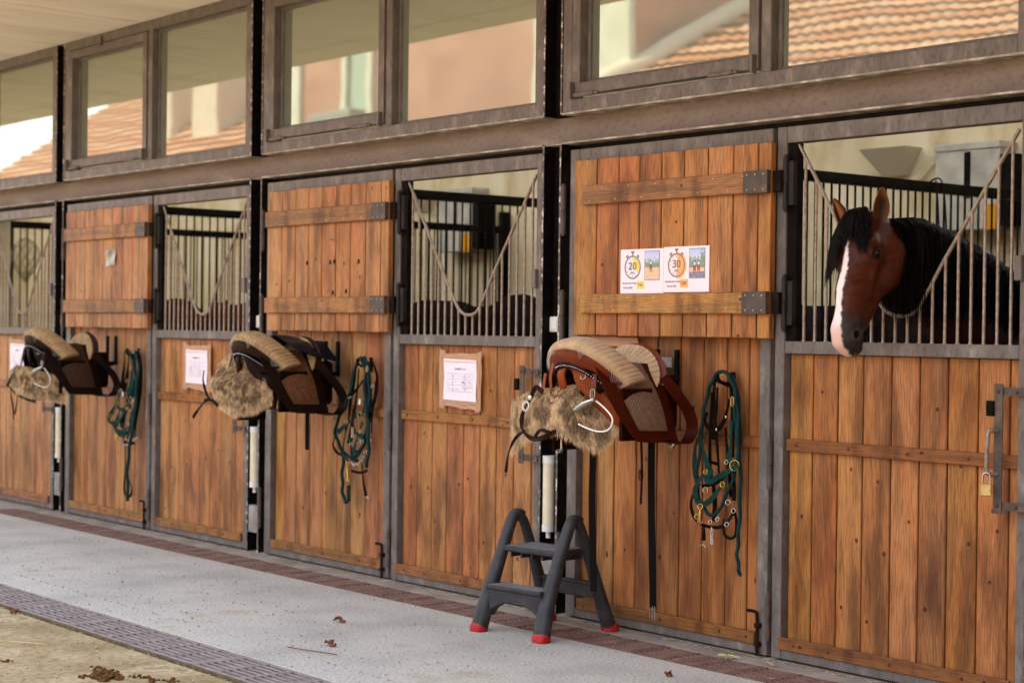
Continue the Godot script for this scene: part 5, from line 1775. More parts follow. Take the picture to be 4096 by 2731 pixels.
func rack(x: float, label: String):
	var o = thing("saddle_rack", label, "saddle rack", Vector3(x, 0, 0))
	for sx in [-0.068, 0.068]:
		box_part("upright", Vector3(sx, 1.29, -0.006), Vector3(0.026, 0.215, 0.02), M.iron, o, 0.003)
		box_part("arm", Vector3(sx * 0.7, 1.19, 0.3), Vector3(0.03, 0.03, 0.59), M.iron, o, 0.003)
	if x > 6.0: box_part("cross_plate", Vector3(0, 1.335, 0.012), Vector3(0.11, 0.05, 0.016), M.galv, o, 0.002)
	var g := Geo.new()
	for sx in [-0.068, 0.068]: g.tube([Vector3(sx, 1.2, 0.0), Vector3(sx * 0.7, 1.18, 0.3)], 0.011, 8)
	part("brace", g, M.iron, o)
	done(o)

# fur pelt hung over the front of a saddle, outline given as x, y pairs
func pelt(label: String, x: float, outline: Array, tilt: float, sd: int, dark := 0.5, nap := 1.0):
	var o = thing("fur_pelt", label, "fur pelt", Vector3(x, 0, 0))
	rng.seed = sd
	var poly := PackedVector2Array()
	var x0 := 9.0
	var x1 := -9.0
	for q in outline:
		poly.append(Vector2(q[0], q[1]))
		x0 = minf(x0, q[0])
		x1 = maxf(x1, q[0])
	var nz := noise(7.0, FastNoiseLite.TYPE_SIMPLEX_SMOOTH, 3, sd)
	var at := func(px: float, py: float) -> Vector3:
		var z: float = 0.665 + 0.012 * nz.get_noise_2d(px * 2.0, py * 2.0) - tilt * maxf(0.0, px - 0.02) * 1.6 - 0.25 * maxf(0.0, -0.2 - px)
		z -= 0.08 * smoothstep(1.12, 1.26, py)
		return Vector3(px + tilt * maxf(0.0, px - 0.02) * -0.9, py, z)
	var span := func(px: float) -> Vector2:
		var lo := 9.0
		var hi := -9.0
		for i in poly.size():
			var a := poly[i]
			var b := poly[(i + 1) % poly.size()]
			if (a.x <= px) != (b.x <= px):
				var y := lerpf(a.y, b.y, (px - a.x) / (b.x - a.x))
				lo = minf(lo, y)
				hi = maxf(hi, y)
		return Vector2(lo, hi)
	var g := Geo.new()
	var rows := []
	for i in 41:
		var px := lerpf(x0 + 0.002, x1 - 0.002, i / 40.0)
		var s: Vector2 = span.call(px)
		var r := []
		for j in 15: r.append(at.call(px, lerpf(s.x, s.y, j / 14.0)))
		rows.append(r)
	g.slab(rows, 0.006)
	part("hide", g, M.hide, o)
	var h := Geo.new()
	h.smooth(false)
	for k in 20000:
		var px := rng.randf_range(x0, x1)
		var s: Vector2 = span.call(px)
		if s.y < s.x: continue
		var v := rng.randf()
		var py := lerpf(s.x, s.y, v)
		var p: Vector3 = at.call(px, py) + Vector3(0, 0, 0.0075)
		var edge := minf(minf(v, 1.0 - v) * 2.0, minf((px - x0), (x1 - px)) * 10.0)
		var ln := rng.randf_range(0.012, 0.026) * (1.0 if v > 0.12 else 1.5) * nap
		var mid := (x0 + x1) * 0.5
		var d := Vector3((px - mid) * 1.6 + rng.randf_range(-0.5, 0.5) + 0.5 * nz.get_noise_2d(px * 1.3, py * 1.3 + 9.0), -0.75 + rng.randf_range(-0.4, 0.5) + (0.7 if v > 0.93 else 0.0), rng.randf_range(0.0, 0.32)).normalized()
		var q := p + d * ln * 0.55 + Vector3(0, 0, 0.004)
		var e := p + d * ln + Vector3(0, -0.008, -0.002)
		var w := Vector3(rng.randf_range(-1, 1), rng.randf_range(-0.4, 0.4), 0.2).normalized() * rng.randf_range(0.0007, 0.0014)
		var blot := clampf(0.5 + nz.get_noise_2d(px * 1.2 / nap + 40.0, py * 1.2 / nap) * 2.7 * nap + (dark - 0.5), 0.0, 1.0) * clampf(edge * 1.5 + 0.2, 0.0, 1.0)
		var root := Color(0.42, 0.29, 0.16).lerp(Color(0.045, 0.028, 0.017), blot)
		var tip := Color(0.74, 0.54, 0.31).lerp(Color(0.12, 0.078, 0.047), blot * rng.randf_range(0.5, 1.0)) * rng.randf_range(0.75, 1.2)
		for t in [[p - w, p + w, q + w * 0.8, root, root, tip], [p - w, q + w * 0.8, q - w * 0.8, root, tip, tip], [q - w * 0.8, q + w * 0.8, e, tip, tip, tip]]:
			for i in 3: h.v(t[i], Vector2.ZERO, t[i + 3])
	part("fur", h, M.fur, o)
	done(o)

func build_saddles():
	M.bead = flat("cdd6e6", 0.3)
	M.silver = rough_mat([[0.0, "8d8c86"], [0.5, "d6d4cc"], [1.0, "f0eee8"]], 0.09, 3.0, 0.28, 0.0, 83)
	M.silver.metallic = 0.7
	M.blue_leather = leather("171722", 0.36)
	M.hide = flat("5d4630", 0.9)
	M.fur = flat("ffffff", 0.75)
	M.fur.vertex_color_use_as_albedo = true
	M.girth = leather("0b0808", 0.5)
	M.strap_brown = leather("23110c", 0.4)
	var tan_quilt := rough_mat([[0.0, "93795c"], [0.5, "b09473"], [1.0, "bfa685"]], 0.02, 1.0, 0.85, 0.0, 84)
	tan_quilt.vertex_color_use_as_albedo = true
	tan_quilt.rim_enabled = true
	tan_quilt.rim = 0.4
	var old_quilt := rough_mat([[0.0, "6d543a"], [0.5, "a08560"], [1.0, "b39a72"]], 0.03, 1.0, 0.8, 0.0, 85)
	old_quilt.vertex_color_use_as_albedo = true
	var orange := {"quilt": tan_quilt, "seam": Color(1.45, 1.4, 1.3), "border": leather("3f1407", 0.36), "face": leather("662a14", 0.33), "pad": leather("7d3810", 0.36), "flap": chevron_mat(Color("85705c"), Color("5a4638")), "dark": leather("260d08", 0.38), "metal": M.silver_white}
	var brown := {"quilt": old_quilt, "seam": Color(0.5, 0.42, 0.38), "border": leather("1a0e0a", 0.45), "face": leather("2a1812", 0.42), "pad": leather("1c100c", 0.45), "flap": chevron_mat(Color("7d5536"), Color("3a2316")), "dark": leather("100a08", 0.45), "metal": M.silver_white}
	var umber := {"quilt": old_quilt, "seam": Color(0.5, 0.42, 0.38), "border": leather("170d09", 0.45), "face": leather("241711", 0.42), "pad": leather("1a100d", 0.45), "flap": chevron_mat(Color("4d3322"), Color("22150e")), "dark": leather("100a09", 0.45), "metal": M.silver}
	var spec := [["farthest saddle, all dark brown with a tan quilted pommel, at the left", 0.85, umber, false, "saddle rack on the farthest door leaf, under the dark brown saddle"], ["middle saddle with a dark blue cover over its seat and a tan quilted pommel", 3.843, brown, true, "saddle rack on the middle door leaf, under the blue-topped saddle"], ["orange-brown saddle with studded pommel and beige quilting, above the step stool", 6.803, orange, false, "saddle rack on the nearest door leaf, under the orange saddle"]]
	for i in 3:
		var q = spec[i]
		rack(q[1], q[4])
		var s = saddle(q[0], q[1], q[2], q[3])
		if i == 2:
			hanging("", [Vector3(-0.055, 0.97, 0.42), Vector3(-0.06, 0.68, 0.42), Vector3(-0.049, 0.41, 0.42), Vector3(-0.035, 0.25, 0.425)], 0.036, M.girth, 0, s)
			hanging("", [Vector3(0.165, 1.0, 0.25), Vector3(0.166, 0.8, 0.25), Vector3(0.172, 0.58, 0.25), Vector3(0.187, 0.24, 0.25), Vector3(0.189, 0.185, 0.25)], 0.036, M.girth, 3, s)
			hanging("", [Vector3(0.146, 0.98, 0.3), Vector3(0.153, 0.86, 0.3), Vector3(0.156, 0.79, 0.302), Vector3(0.149, 0.673, 0.3)], 0.012, M.strap_brown, 0, s)
			buckle_part(s, [0.154, 0.81], 0.306, 0.022, 0.04, M.iron)
			for e in [[-0.125, 0.92, 0.56], [0.27, 0.95, 0.21]]:
				var sg := Geo.new()
				sg.tube([Vector3(e[0], e[1] + 0.05, e[2]), Vector3(e[0], e[1], e[2])], 0.006, 6)
				for k in 6: sg.tube([Vector3(e[0], e[1], e[2]), Vector3(e[0] + 0.022 * cos(k * 1.047), e[1] - 0.006 + 0.012 * sin(k * 1.047), e[2] + 0.01)], 0.002, 5)
				part("spur", sg, M.chrome, s)
		elif i == 1:
			hanging("", [Vector3(0.21, 0.98, 0.3), Vector3(0.21, 0.85, 0.3), Vector3(0.212, 0.75, 0.3)], 0.03, M.girth, 0, s)
			hanging("", [Vector3(0.4, 1.0, 0.1), Vector3(0.4, 0.93, 0.1), Vector3(0.402, 0.88, 0.1)], 0.014, M.strap_brown, 2, s)
	pelt("shaggy pale fur pelt spread over the front of the orange saddle", 6.803, [[-0.369, 1.169], [-0.227, 1.2], [-0.088, 1.213], [0.0, 1.228], [0.12, 1.248], [0.186, 1.2], [0.233, 1.12], [0.285, 1.04], [0.249, 0.985], [0.182, 0.93], [0.119, 0.957], [0.052, 0.993], [-0.03, 1.02], [-0.125, 1.005], [-0.223, 0.982], [-0.314, 0.941], [-0.405, 0.893], [-0.412, 0.93], [-0.395, 0.991], [-0.411, 1.069], [-0.409, 1.114]], 0.5, 301, 0.5)
	pelt("grey-brown fur pelt folded over the front of the blue-topped saddle", 3.843, [[-0.125, 1.343], [-0.3, 1.29], [-0.425, 1.245], [-0.41, 1.19], [-0.33, 1.11], [-0.238, 1.032], [-0.12, 0.98], [0.001, 0.948], [0.149, 0.971], [0.27, 1.036], [0.268, 1.103], [0.144, 1.216], [0.04, 1.28], [-0.057, 1.322]], 0.35, 302, 0.62, 0.62)
	pelt("pale fur pelt hung low on the front of the farthest saddle", 0.85, [[-0.248, 1.172], [-0.35, 1.12], [-0.412, 1.07], [-0.4, 1.035], [-0.35, 1.013], [-0.15, 0.98], [0.019, 0.952], [0.228, 0.93], [0.38, 0.915], [0.39, 0.989], [0.34, 1.08], [0.25, 1.12], [0.014, 1.165], [-0.1, 1.17]], 0.35, 303, 0.48, 0.66)
	# belts that hold the pelts
	var belt = thing("pelt_belt", "dark brown belt with two silver buckles across the pelt of the orange saddle", "belt", Vector3(6.803, 0, 0))
	leather_part(belt, [[-0.095, 1.195], [-0.138, 1.216], [-0.16, 1.202], [-0.185, 1.161], [-0.22, 1.123], [-0.24, 1.086], [-0.248, 1.045], [-0.239, 1.014], [-0.196, 0.983], [-0.147, 0.974], [-0.092, 0.984], [-0.037, 1.005], [0.003, 1.018]], 0.705, 0.023, M.strap_brown)
	leather_part(belt, [[-0.225, 1.008], [-0.262, 0.993], [-0.297, 0.97], [-0.329, 0.932], [-0.35, 0.89], [-0.36, 0.843], [-0.367, 0.802]], 0.7, 0.016, M.strap_brown)
	leather_part(belt, [[-0.141, 0.983], [-0.121, 1.007], [-0.093, 1.02], [-0.059, 1.015], [-0.032, 1.012]], 0.71, 0.018, M.strap_brown)
	ring_part(belt, [-0.206, 1.126], 0.716, 0.019, M.silver, 1.25, "buckle")
	ring_part(belt, [-0.206, 1.126], 0.714, 0.015, M.silver, 1.2, "buckle")
	studs(belt, [Vector3(-0.18, 1.166, 0.712)], 0.014, M.silver, "concho")
	done(belt)
	var b2 = thing("pelt_belt", "dark leather belt hanging below the pelt of the blue-topped saddle", "belt", Vector3(3.843, 0, 0))
	leather_part(b2, [[-0.19, 1.005], [-0.25, 1.03], [-0.307, 1.036], [-0.35, 1.025], [-0.394, 0.995], [-0.45, 0.955], [-0.495, 0.918]], 0.68, 0.02, M.girth)
	leather_part(b2, [[-0.4, 1.21], [-0.41, 1.15], [-0.38, 1.09], [-0.33, 1.04], [-0.2, 1.0]], 0.66, 0.018, M.girth)
	done(b2)
	var b3 = thing("pelt_belt", "blue-edged dark strap over the pelt of the farthest saddle with two loose ends", "belt", Vector3(0.85, 0, 0))
	leather_part(b3, [[-0.118, 1.175], [-0.2, 1.1], [-0.283, 1.021]], 0.69, 0.026, M.blue_leather)
	leather_part(b3, [[-0.28, 1.02], [-0.2, 0.985], [-0.1, 0.96], [0.05, 0.935], [0.2, 0.92]], 0.68, 0.02, M.girth)
	leather_part(b3, [[-0.261, 1.017], [-0.26, 0.962], [-0.221, 0.864], [-0.207, 0.775]], 0.67, 0.016, M.girth)
	leather_part(b3, [[-0.152, 0.996], [-0.162, 0.916], [-0.196, 0.815]], 0.665, 0.016, M.girth)
	done(b3)


# ---------------------------------------------------------------- horses: distance field of tapered capsules, meshed by surface nets
class Field:
	var A := PackedVector3Array()
	var B := PackedVector3Array()
	var ra := PackedFloat32Array()
	var rb := PackedFloat32Array()
	var kk := PackedFloat32Array()
	var xf := Transform3D()
	var blocks := {}
	var bs := 0.06
	var rs := 1.0
	var vals := {}
	var cell := 0.01

	func cap(a: Vector3, r0: float, b: Vector3, r1: float, k := 0.03):
		A.append(xf * a)
		B.append(xf * b)
		ra.append(r0 * rs)
		rb.append(r1 * rs)
		kk.append(k)

	func pair(a: Vector3, r0: float, b: Vector3, r1: float, k := 0.03):
		cap(a, r0, b, r1, k)
		cap(Vector3(a.x, a.y, -a.z), r0, Vector3(b.x, b.y, -b.z), r1, k)

	func prim(i: int, p: Vector3) -> float:
		var a := A[i]
		var d := B[i] - a
		var q := p - a
		var l := d.length_squared()
		var t := clampf(q.dot(d) / l, 0.0, 1.0) if l > 1e-9 else 0.0
		return (q - d * t).length() - lerpf(ra[i], rb[i], t)

	func near(p: Vector3) -> PackedInt32Array:
		var b := Vector3i((p / bs).floor())
		if not blocks.has(b):
			var c := (Vector3(b) + Vector3(0.5, 0.5, 0.5)) * bs
			var o := PackedInt32Array()
			for i in A.size():
				if prim(i, c) < bs * 0.87 + 0.07: o.append(i)
			blocks[b] = o
		return blocks[b]

	func dist(p: Vector3) -> float:
		var d := 1.0
		for i in near(p):
			var k := kk[i]
			var e := prim(i, p)
			if k > 0.0:
				var h := maxf(k - absf(d - e), 0.0) / k
				d = minf(d, e) - h * h * k * 0.25
			else:
				var h := maxf(-k - absf(d + e), 0.0) / -k   # carve
				d = maxf(d, -e) - h * h * k * 0.25
		return d

	func val(c: Vector3i) -> float:
		if not vals.has(c): vals[c] = dist(Vector3(c) * cell)
		return vals[c]

	# mesh every surface cell reachable from the seed points; tint(p, n) gives the vertex colour
	func mesh(size: float, seeds: Array, tint: Callable, limit: AABB, into: ArrayMesh, mat: Material):
		cell = size
		vals.clear()
		var at := {}
		var pos := PackedVector3Array()
		var todo := []
		for s in seeds:
			var p: Vector3 = s
			for i in 400:
				var c := Vector3i((p / cell).floor())
				var v0 := val(c)
				var v1 := val(c + Vector3i(0, 1, 0))
				if (v0 < 0.0) != (v1 < 0.0):
					todo.append(c)
					break
				p.y += cell
		var seen := {}
		for c in todo: seen[c] = true
		var dirs := [Vector3i(1, 0, 0), Vector3i(-1, 0, 0), Vector3i(0, 1, 0), Vector3i(0, -1, 0), Vector3i(0, 0, 1), Vector3i(0, 0, -1)]
		while todo.size():
			var c: Vector3i = todo.pop_back()
			var v := []
			var inside := 0
			for i in 8:
				var f := val(c + Vector3i(i & 1, (i >> 1) & 1, i >> 2))
				v.append(f)
				if f < 0.0: inside += 1
			if inside == 0 or inside == 8: continue
			var sum := Vector3.ZERO
			var n := 0
			for e in [[0, 1], [2, 3], [4, 5], [6, 7], [0, 2], [1, 3], [4, 6], [5, 7], [0, 4], [1, 5], [2, 6], [3, 7]]:
				var f0: float = v[e[0]]
				var f1: float = v[e[1]]
				if (f0 < 0.0) != (f1 < 0.0):
					var t := f0 / (f0 - f1)
					var p0 := Vector3(e[0] & 1, (e[0] >> 1) & 1, e[0] >> 2)
					var p1 := Vector3(e[1] & 1, (e[1] >> 1) & 1, e[1] >> 2)
					sum += p0.lerp(p1, t)
					n += 1
			at[c] = pos.size()
			pos.append((Vector3(c) + sum / n) * cell)
			for d in dirs:
				var q: Vector3i = c + d
				if not seen.has(q) and limit.has_point(Vector3(q) * cell):
					seen[q] = true
					todo.append(q)
		var ix := PackedInt32Array()
		for c in at:
			for ax in 3:
				var e := Vector3i(1 if ax == 0 else 0, 1 if ax == 1 else 0, 1 if ax == 2 else 0)
				var v0: float = val(c)
				var v1: float = val(c + e)
				if (v0 < 0.0) == (v1 < 0.0): continue
				var u := Vector3i(1 if ax == 1 else 0, 1 if ax == 2 else 0, 1 if ax == 0 else 0)
				var w := Vector3i(1 if ax == 2 else 0, 1 if ax == 0 else 0, 1 if ax == 1 else 0)
				var k0 = c - u - w
				var k1 = c - w
				var k3 = c - u
				if not (at.has(k0) and at.has(k1) and at.has(k3)): continue
				var q := [at[k0], at[k1], at[c], at[k3]]
				if v0 >= 0.0: q.reverse()
				for i in [0, 1, 2, 0, 2, 3]: ix.append(q[i])
		var nor := PackedVector3Array()
		nor.resize(pos.size())
		for i in range(0, ix.size(), 3):
			var m := (pos[ix[i + 2]] - pos[ix[i]]).cross(pos[ix[i + 1]] - pos[ix[i]])
			for j in 3: nor[ix[i + j]] += m
		var col := PackedColorArray()
		col.resize(pos.size())
		for i in pos.size():
			nor[i] = nor[i].normalized()
			col[i] = tint.call(pos[i], nor[i])
		var arr := []
		arr.resize(Mesh.ARRAY_MAX)
		arr[Mesh.ARRAY_VERTEX] = pos
		arr[Mesh.ARRAY_NORMAL] = nor
		arr[Mesh.ARRAY_COLOR] = col
		arr[Mesh.ARRAY_INDEX] = ix
		into.add_surface_from_arrays(Mesh.PRIMITIVE_TRIANGLES, arr)
		into.surface_set_material(into.get_surface_count() - 1, mat)


func horse_trunk(f: Field, o: Vector3):
	# barrel, rump, chest and four jointed legs, facing +z, o = point on the ground under the withers
	f.cap(o + Vector3(0, 1.2, 0.05), 0.27, o + Vector3(0, 1.17, -1.0), 0.31, 0.1)
	f.cap(o + Vector3(0, 1.3, -1.05), 0.26, o + Vector3(0, 1.18, -1.25), 0.24, 0.1)
	f.cap(o + Vector3(0, 1.36, 0.02), 0.15, o + Vector3(0, 1.38, -0.3), 0.12, 0.12)
	f.cap(o + Vector3(0, 1.1, 0.2), 0.22, o + Vector3(0, 1.1, 0.0), 0.25, 0.1)
	for s in [-1.0, 1.0]:
		f.cap(o + Vector3(s * 0.15, 1.05, 0.15), 0.14, o + Vector3(s * 0.15, 0.78, 0.12), 0.085, 0.08)
		f.cap(o + Vector3(s * 0.15, 0.78, 0.12), 0.08, o + Vector3(s * 0.15, 0.5, 0.13), 0.055, 0.04)
		f.cap(o + Vector3(s * 0.15, 0.5, 0.13), 0.052, o + Vector3(s * 0.15, 0.16, 0.12), 0.036, 0.03)
		f.cap(o + Vector3(s * 0.15, 0.16, 0.12), 0.045, o + Vector3(s * 0.15, 0.04, 0.17), 0.06, 0.03)
		f.cap(o + Vector3(s * 0.15, 1.05, -1.15), 0.2, o + Vector3(s * 0.16, 0.8, -1.05), 0.12, 0.08)
		f.cap(o + Vector3(s * 0.16, 0.8, -1.05), 0.11, o + Vector3(s * 0.15, 0.55, -1.35), 0.06, 0.04)
		f.cap(o + Vector3(s * 0.15, 0.55, -1.35), 0.058, o + Vector3(s * 0.15, 0.16, -1.3), 0.04, 0.03)
		f.cap(o + Vector3(s * 0.15, 0.16, -1.3), 0.045, o + Vector3(s * 0.15, 0.04, -1.25), 0.06, 0.03)

func tail_mesh(o: Vector3, m: Material) -> ArrayMesh:
	var g := Geo.new()
	for i in 40:
		var a := rng.randf() * TAU
		var r := rng.randf_range(0.0, 0.05)
		g.tube(curve([o + Vector3(cos(a) * r * 0.4, 1.3, -1.42), o + Vector3(cos(a) * r, 1.1, -1.56 + sin(a) * r), o + Vector3(cos(a) * r * 1.5, 0.6, -1.58 + sin(a) * r * 1.3), o + Vector3(cos(a) * r, 0.3, -1.56)], 3), 0.012, 4, false)
	return g.mesh(m)

func strand(g: Geo, pts: Array, side: Vector3, w: float, c: Color):
	g.tint = c
	var n := pts.size()
	g.smooth(false)
	for i in n - 1:
		var f0 := w * (1.0 - pow(float(i) / (n - 1), 2.0)) * 0.5
		var f1 := w * (1.0 - pow(float(i + 1) / (n - 1), 2.0)) * 0.5
		if i == n - 2: g.tri(pts[i] - side * f0, pts[i] + side * f0, pts[i + 1])
		else: g.quad(pts[i] - side * f0, pts[i] + side * f0, pts[i + 1] + side * f1, pts[i + 1] - side * f1)

func build_horses():
	rng.seed = 77
	M.coat = flat("ffffff", 0.42, 0.0, 0.25)
	M.coat.vertex_color_use_as_albedo = true
	M.hair = flat("ffffff", 0.5, 0.0, 0.14)
	M.hair.vertex_color_use_as_albedo = true
	M.coat_dark = flat("ffffff", 0.8, 0.0, 0.0)
	M.coat_dark.vertex_color_use_as_albedo = true
	M.eye = flat("0b0706", 0.06)
	# ---- the bay horse looking out: camera-facing head frame (a down the nose, d dorsal, l to its left)
	var R := Vector3(0.632, 0.012, -0.775)
	var U := Vector3(-0.013, 1.0, 0.005)
	var K := Vector3(0.775, 0.007, 0.632)
	var a := (R * -0.25 + U * -0.89 + K * 0.38).normalized()
	var d0 := R * -cos(deg_to_rad(42.0)) + K * sin(deg_to_rad(42.0))
	var d := (d0 - a * a.dot(d0)).normalized()
	var l := d.cross(a)
	var H := Transform3D(Basis(a * 0.96, d * 1.13, l * 1.13), Vector3(8.134, 1.985, 0.195))
	var o = thing("horse", "bay horse with a white blaze looking out over the nearest stable door", "horse", Vector3.ZERO)
	var f := Field.new()
	f.xf = H
	f.rs = 1.1
	f.cap(Vector3(0.02, -0.075, 0), 0.068, Vector3(0.15, -0.078, 0), 0.088, 0.03)
	f.cap(Vector3(0.14, -0.066, 0), 0.082, Vector3(0.36, -0.052, 0), 0.052, 0.03)
	f.cap(Vector3(0.34, -0.05, 0), 0.05, Vector3(0.53, -0.06, 0), 0.043, 0.03)
	f.pair(Vector3(0.14, -0.045, 0.06), 0.036, Vector3(0.2, -0.045, 0.055), 0.034, 0.03)
	f.pair(Vector3(0.11, -0.165, 0.045), 0.078, Vector3(0.21, -0.162, 0.038), 0.072, 0.03)
	f.pair(Vector3(0.2, -0.16, 0.03), 0.05, Vector3(0.47, -0.118, 0.014), 0.031, 0.03)
	f.cap(Vector3(0.25, -0.09, 0), 0.062, Vector3(0.5, -0.085, 0), 0.04, 0.04)
	f.pair(Vector3(0.19, -0.068, 0.074), 0.016, Vector3(0.36, -0.082, 0.05), 0.01, 0.03)
	f.cap(Vector3(0.51, -0.07, 0), 0.046, Vector3(0.57, -0.08, 0), 0.047, 0.03)
	f.pair(Vector3(0.525, -0.062, 0.03), 0.026, Vector3(0.57, -0.08, 0.033), 0.024, 0.025)
	f.cap(Vector3(0.575, -0.08, 0), 0.04, Vector3(0.598, -0.102, 0), 0.031, 0.025)
	f.cap(Vector3(0.535, -0.132, 0), 0.027, Vector3(0.577, -0.137, 0), 0.026, 0.018)
	f.pair(Vector3(0.155, -0.022, 0.068), 0.02, Vector3(0.195, -0.03, 0.073), 0.016, 0.025)
	f.pair(Vector3(0.185, -0.062, 0.09), 0.014, Vector3(0.205, -0.062, 0.088), 0.012, 0.02)
	# carved: eye sockets, nostrils, the line of the mouth
	f.pair(Vector3(0.178, -0.046, 0.104), 0.018, Vector3(0.192, -0.046, 0.102), 0.017, -0.012)
	f.pair(Vector3(0.543, -0.058, 0.066), 0.014, Vector3(0.572, -0.082, 0.062), 0.017, -0.01)
	f.pair(Vector3(0.55, -0.112, 0.055), 0.006, Vector3(0.615, -0.118, 0.02), 0.005, -0.008)
	# neck
	f.xf = Transform3D()
	f.rs = 1.0
	var hp := func(x: float, y: float, z: float) -> Vector3: return H * Vector3(x, y, z)
	var p0: Vector3 = hp.call(0.03, -0.1, 0)
	var p1: Vector3 = hp.call(0.09, -0.19, 0)
	f.cap(p0, 0.075, Vector3(8.2, 1.87, -0.1), 0.085, 0.05)
	f.cap(Vector3(8.2, 1.87, -0.1), 0.085, Vector3(8.32, 1.74, -0.4), 0.1, 0.06)
	f.cap(Vector3(8.32, 1.74, -0.4), 0.1, Vector3(8.42, 1.47, -0.85), 0.12, 0.06)
	f.cap(p1, 0.066, Vector3(8.225, 1.69, -0.09), 0.082, 0.05)
	f.cap(Vector3(8.225, 1.69, -0.09), 0.082, Vector3(8.3, 1.5, -0.36), 0.13, 0.06)
	f.cap(Vector3(8.3, 1.5, -0.36), 0.13, Vector3(8.4, 1.22, -0.72), 0.21, 0.08)
	var pale := noise(30.0, FastNoiseLite.TYPE_SIMPLEX_SMOOTH, 3, 91)
	var inv := H.affine_inverse()
	var tint := func(p: Vector3, n: Vector3) -> Color:
		var q: Vector3 = inv * p
		var nd := n.dot(d)
		var nl := n.dot(l)
		var w := pale.get_noise_3d(p.x, p.y, p.z)
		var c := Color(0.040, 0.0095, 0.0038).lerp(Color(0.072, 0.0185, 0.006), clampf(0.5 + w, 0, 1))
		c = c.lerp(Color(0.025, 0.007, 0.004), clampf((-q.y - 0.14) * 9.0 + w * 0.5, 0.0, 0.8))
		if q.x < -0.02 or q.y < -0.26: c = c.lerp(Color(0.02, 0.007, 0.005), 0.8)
		# dark muzzle
		c = c.lerp(Color(0.026, 0.021, 0.020), smoothstep(0.43, 0.53, q.x - 0.1 * (q.y + 0.07) + w * 0.03) * (1.0 if q.y > -0.2 else 0.0))
		# ring round the eye
		var e := Vector3(q.x - 0.187, (q.y + 0.047) * 1.2, 0).length()
		if absf(q.z) > 0.05: c = c.lerp(Color(0.012, 0.008, 0.007), smoothstep(0.034, 0.02, e))
		var nr := Vector3((q.x - 0.56) * 0.8, q.y + 0.07, absf(q.z) - 0.058).length()
		if nr < 0.028: c = c.lerp(Color(0.06, 0.047, 0.045), smoothstep(0.028, 0.02, nr))
		if nr < 0.017: c = Color(0.004, 0.003, 0.003)
		if q.x > 0.555 and q.y < -0.112: c = c.lerp(Color(0.30, 0.15, 0.085), 0.7 * smoothstep(0.02, -0.02, q.z))
		# blaze, running into a pink nose and lip
		var bw := lerpf(0.005, 0.016, smoothstep(0.13, 0.32, q.x)) + 0.014 * smoothstep(0.42, 0.56, q.x) + 0.007 * w
		var bc := -0.002 - 0.012 * smoothstep(0.2, 0.55, q.x)
		if q.x > 0.12 and q.y > -0.13 and nd > -0.35 + 0.2 * smoothstep(0.5, 0.4, q.x):
			var k := smoothstep(bw + 0.004, bw - 0.003, absf(q.z - bc))
			var white := Color(0.72, 0.66, 0.63).lerp(Color(0.62, 0.40, 0.34), smoothstep(0.5, 0.58, q.x))
			c = c.lerp(white, k)
		return c
	var body := ArrayMesh.new()
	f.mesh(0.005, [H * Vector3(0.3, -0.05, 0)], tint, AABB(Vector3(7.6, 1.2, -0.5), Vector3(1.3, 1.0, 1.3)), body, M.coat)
	# ears: cupped leaves
	var eg := Geo.new()
	for s in [-1.0, 1.0]:
		var base: Vector3 = H * Vector3(0.012, -0.045, s * 0.076)
		var upv: Vector3 = (-a * 0.85 + l * s * 0.3 + d * 0.42).normalized()
		var open: Vector3 = (d * 0.75 + l * s * 0.62).normalized()
		open = (open - upv * upv.dot(open)).normalized()
		var across: Vector3 = upv.cross(open)
		var rows := []
		var cols := []
		for i in 17:
			var t := i / 16.0
			var wd := 0.039 * pow(sin(PI * clampf(0.2 + 0.8 * t, 0, 1)), 0.75) * (1.0 if t < 0.97 else 0.4)
			var r := []
			var cr := []
			for j in 13:
				var u := j / 6.0 - 1.0
				var an := u * 2.1
				var q: Vector3 = base + upv * (t * 0.142) + (across * sin(an) * wd - open * cos(an) * wd * 0.8) * (1.0 - 0.25 * t) + open * 0.018 * t * t + l * s * -0.012 * t * t
				r.append(q)
				cr.append(Color(0.08, 0.024, 0.011).lerp(Color(0.012, 0.008, 0.007), clampf(smoothstep(0.6, 0.95, t) + smoothstep(0.8, 1.0, absf(u)), 0, 1)))
			rows.append(r)
			cols.append(cr)
		eg.grid(rows, false, true, cols)
		var inn := []
		var ic := []
		for i in 17:
			var r := []
			var cr := []
			for j in 13:
				var q: Vector3 = rows[i][j] + open * 0.006
				r.append(q)
				cr.append(Color(0.20, 0.075, 0.025).lerp(Color(0.02, 0.01, 0.008), smoothstep(0.65, 0.0, absf(j / 6.0 - 1.0)) * smoothstep(0.95, 0.5, i / 16.0)))
			r.reverse()
			cr.reverse()
			inn.append(r)
			ic.append(cr)
		eg.grid(inn, false, true, ic)
	eg.st.generate_normals()
	eg.st.set_material(M.coat)
	eg.st.commit(body)
	# trunk and legs inside the stall
	var f2 := Field.new()
	f2.bs = 0.2
	horse_trunk(f2, Vector3(8.43, 0, -0.95))
	f2.cap(Vector3(8.32, 1.72, -0.4), 0.09, Vector3(8.42, 1.45, -0.85), 0.12, 0.06)
	f2.cap(Vector3(8.3, 1.49, -0.36), 0.12, Vector3(8.4, 1.22, -0.75), 0.2, 0.08)
	f2.mesh(0.025, [Vector3(8.43, 1.2, -1.2)], func(p: Vector3, n: Vector3) -> Color: return Color(0.06, 0.02, 0.01) if p.y > 0.75 else Color(0.012, 0.008, 0.007), AABB(Vector3(7, -0.1, -3.5), Vector3(3, 3, 4)), body, M.coat)
	var bm = put("body", body, o)
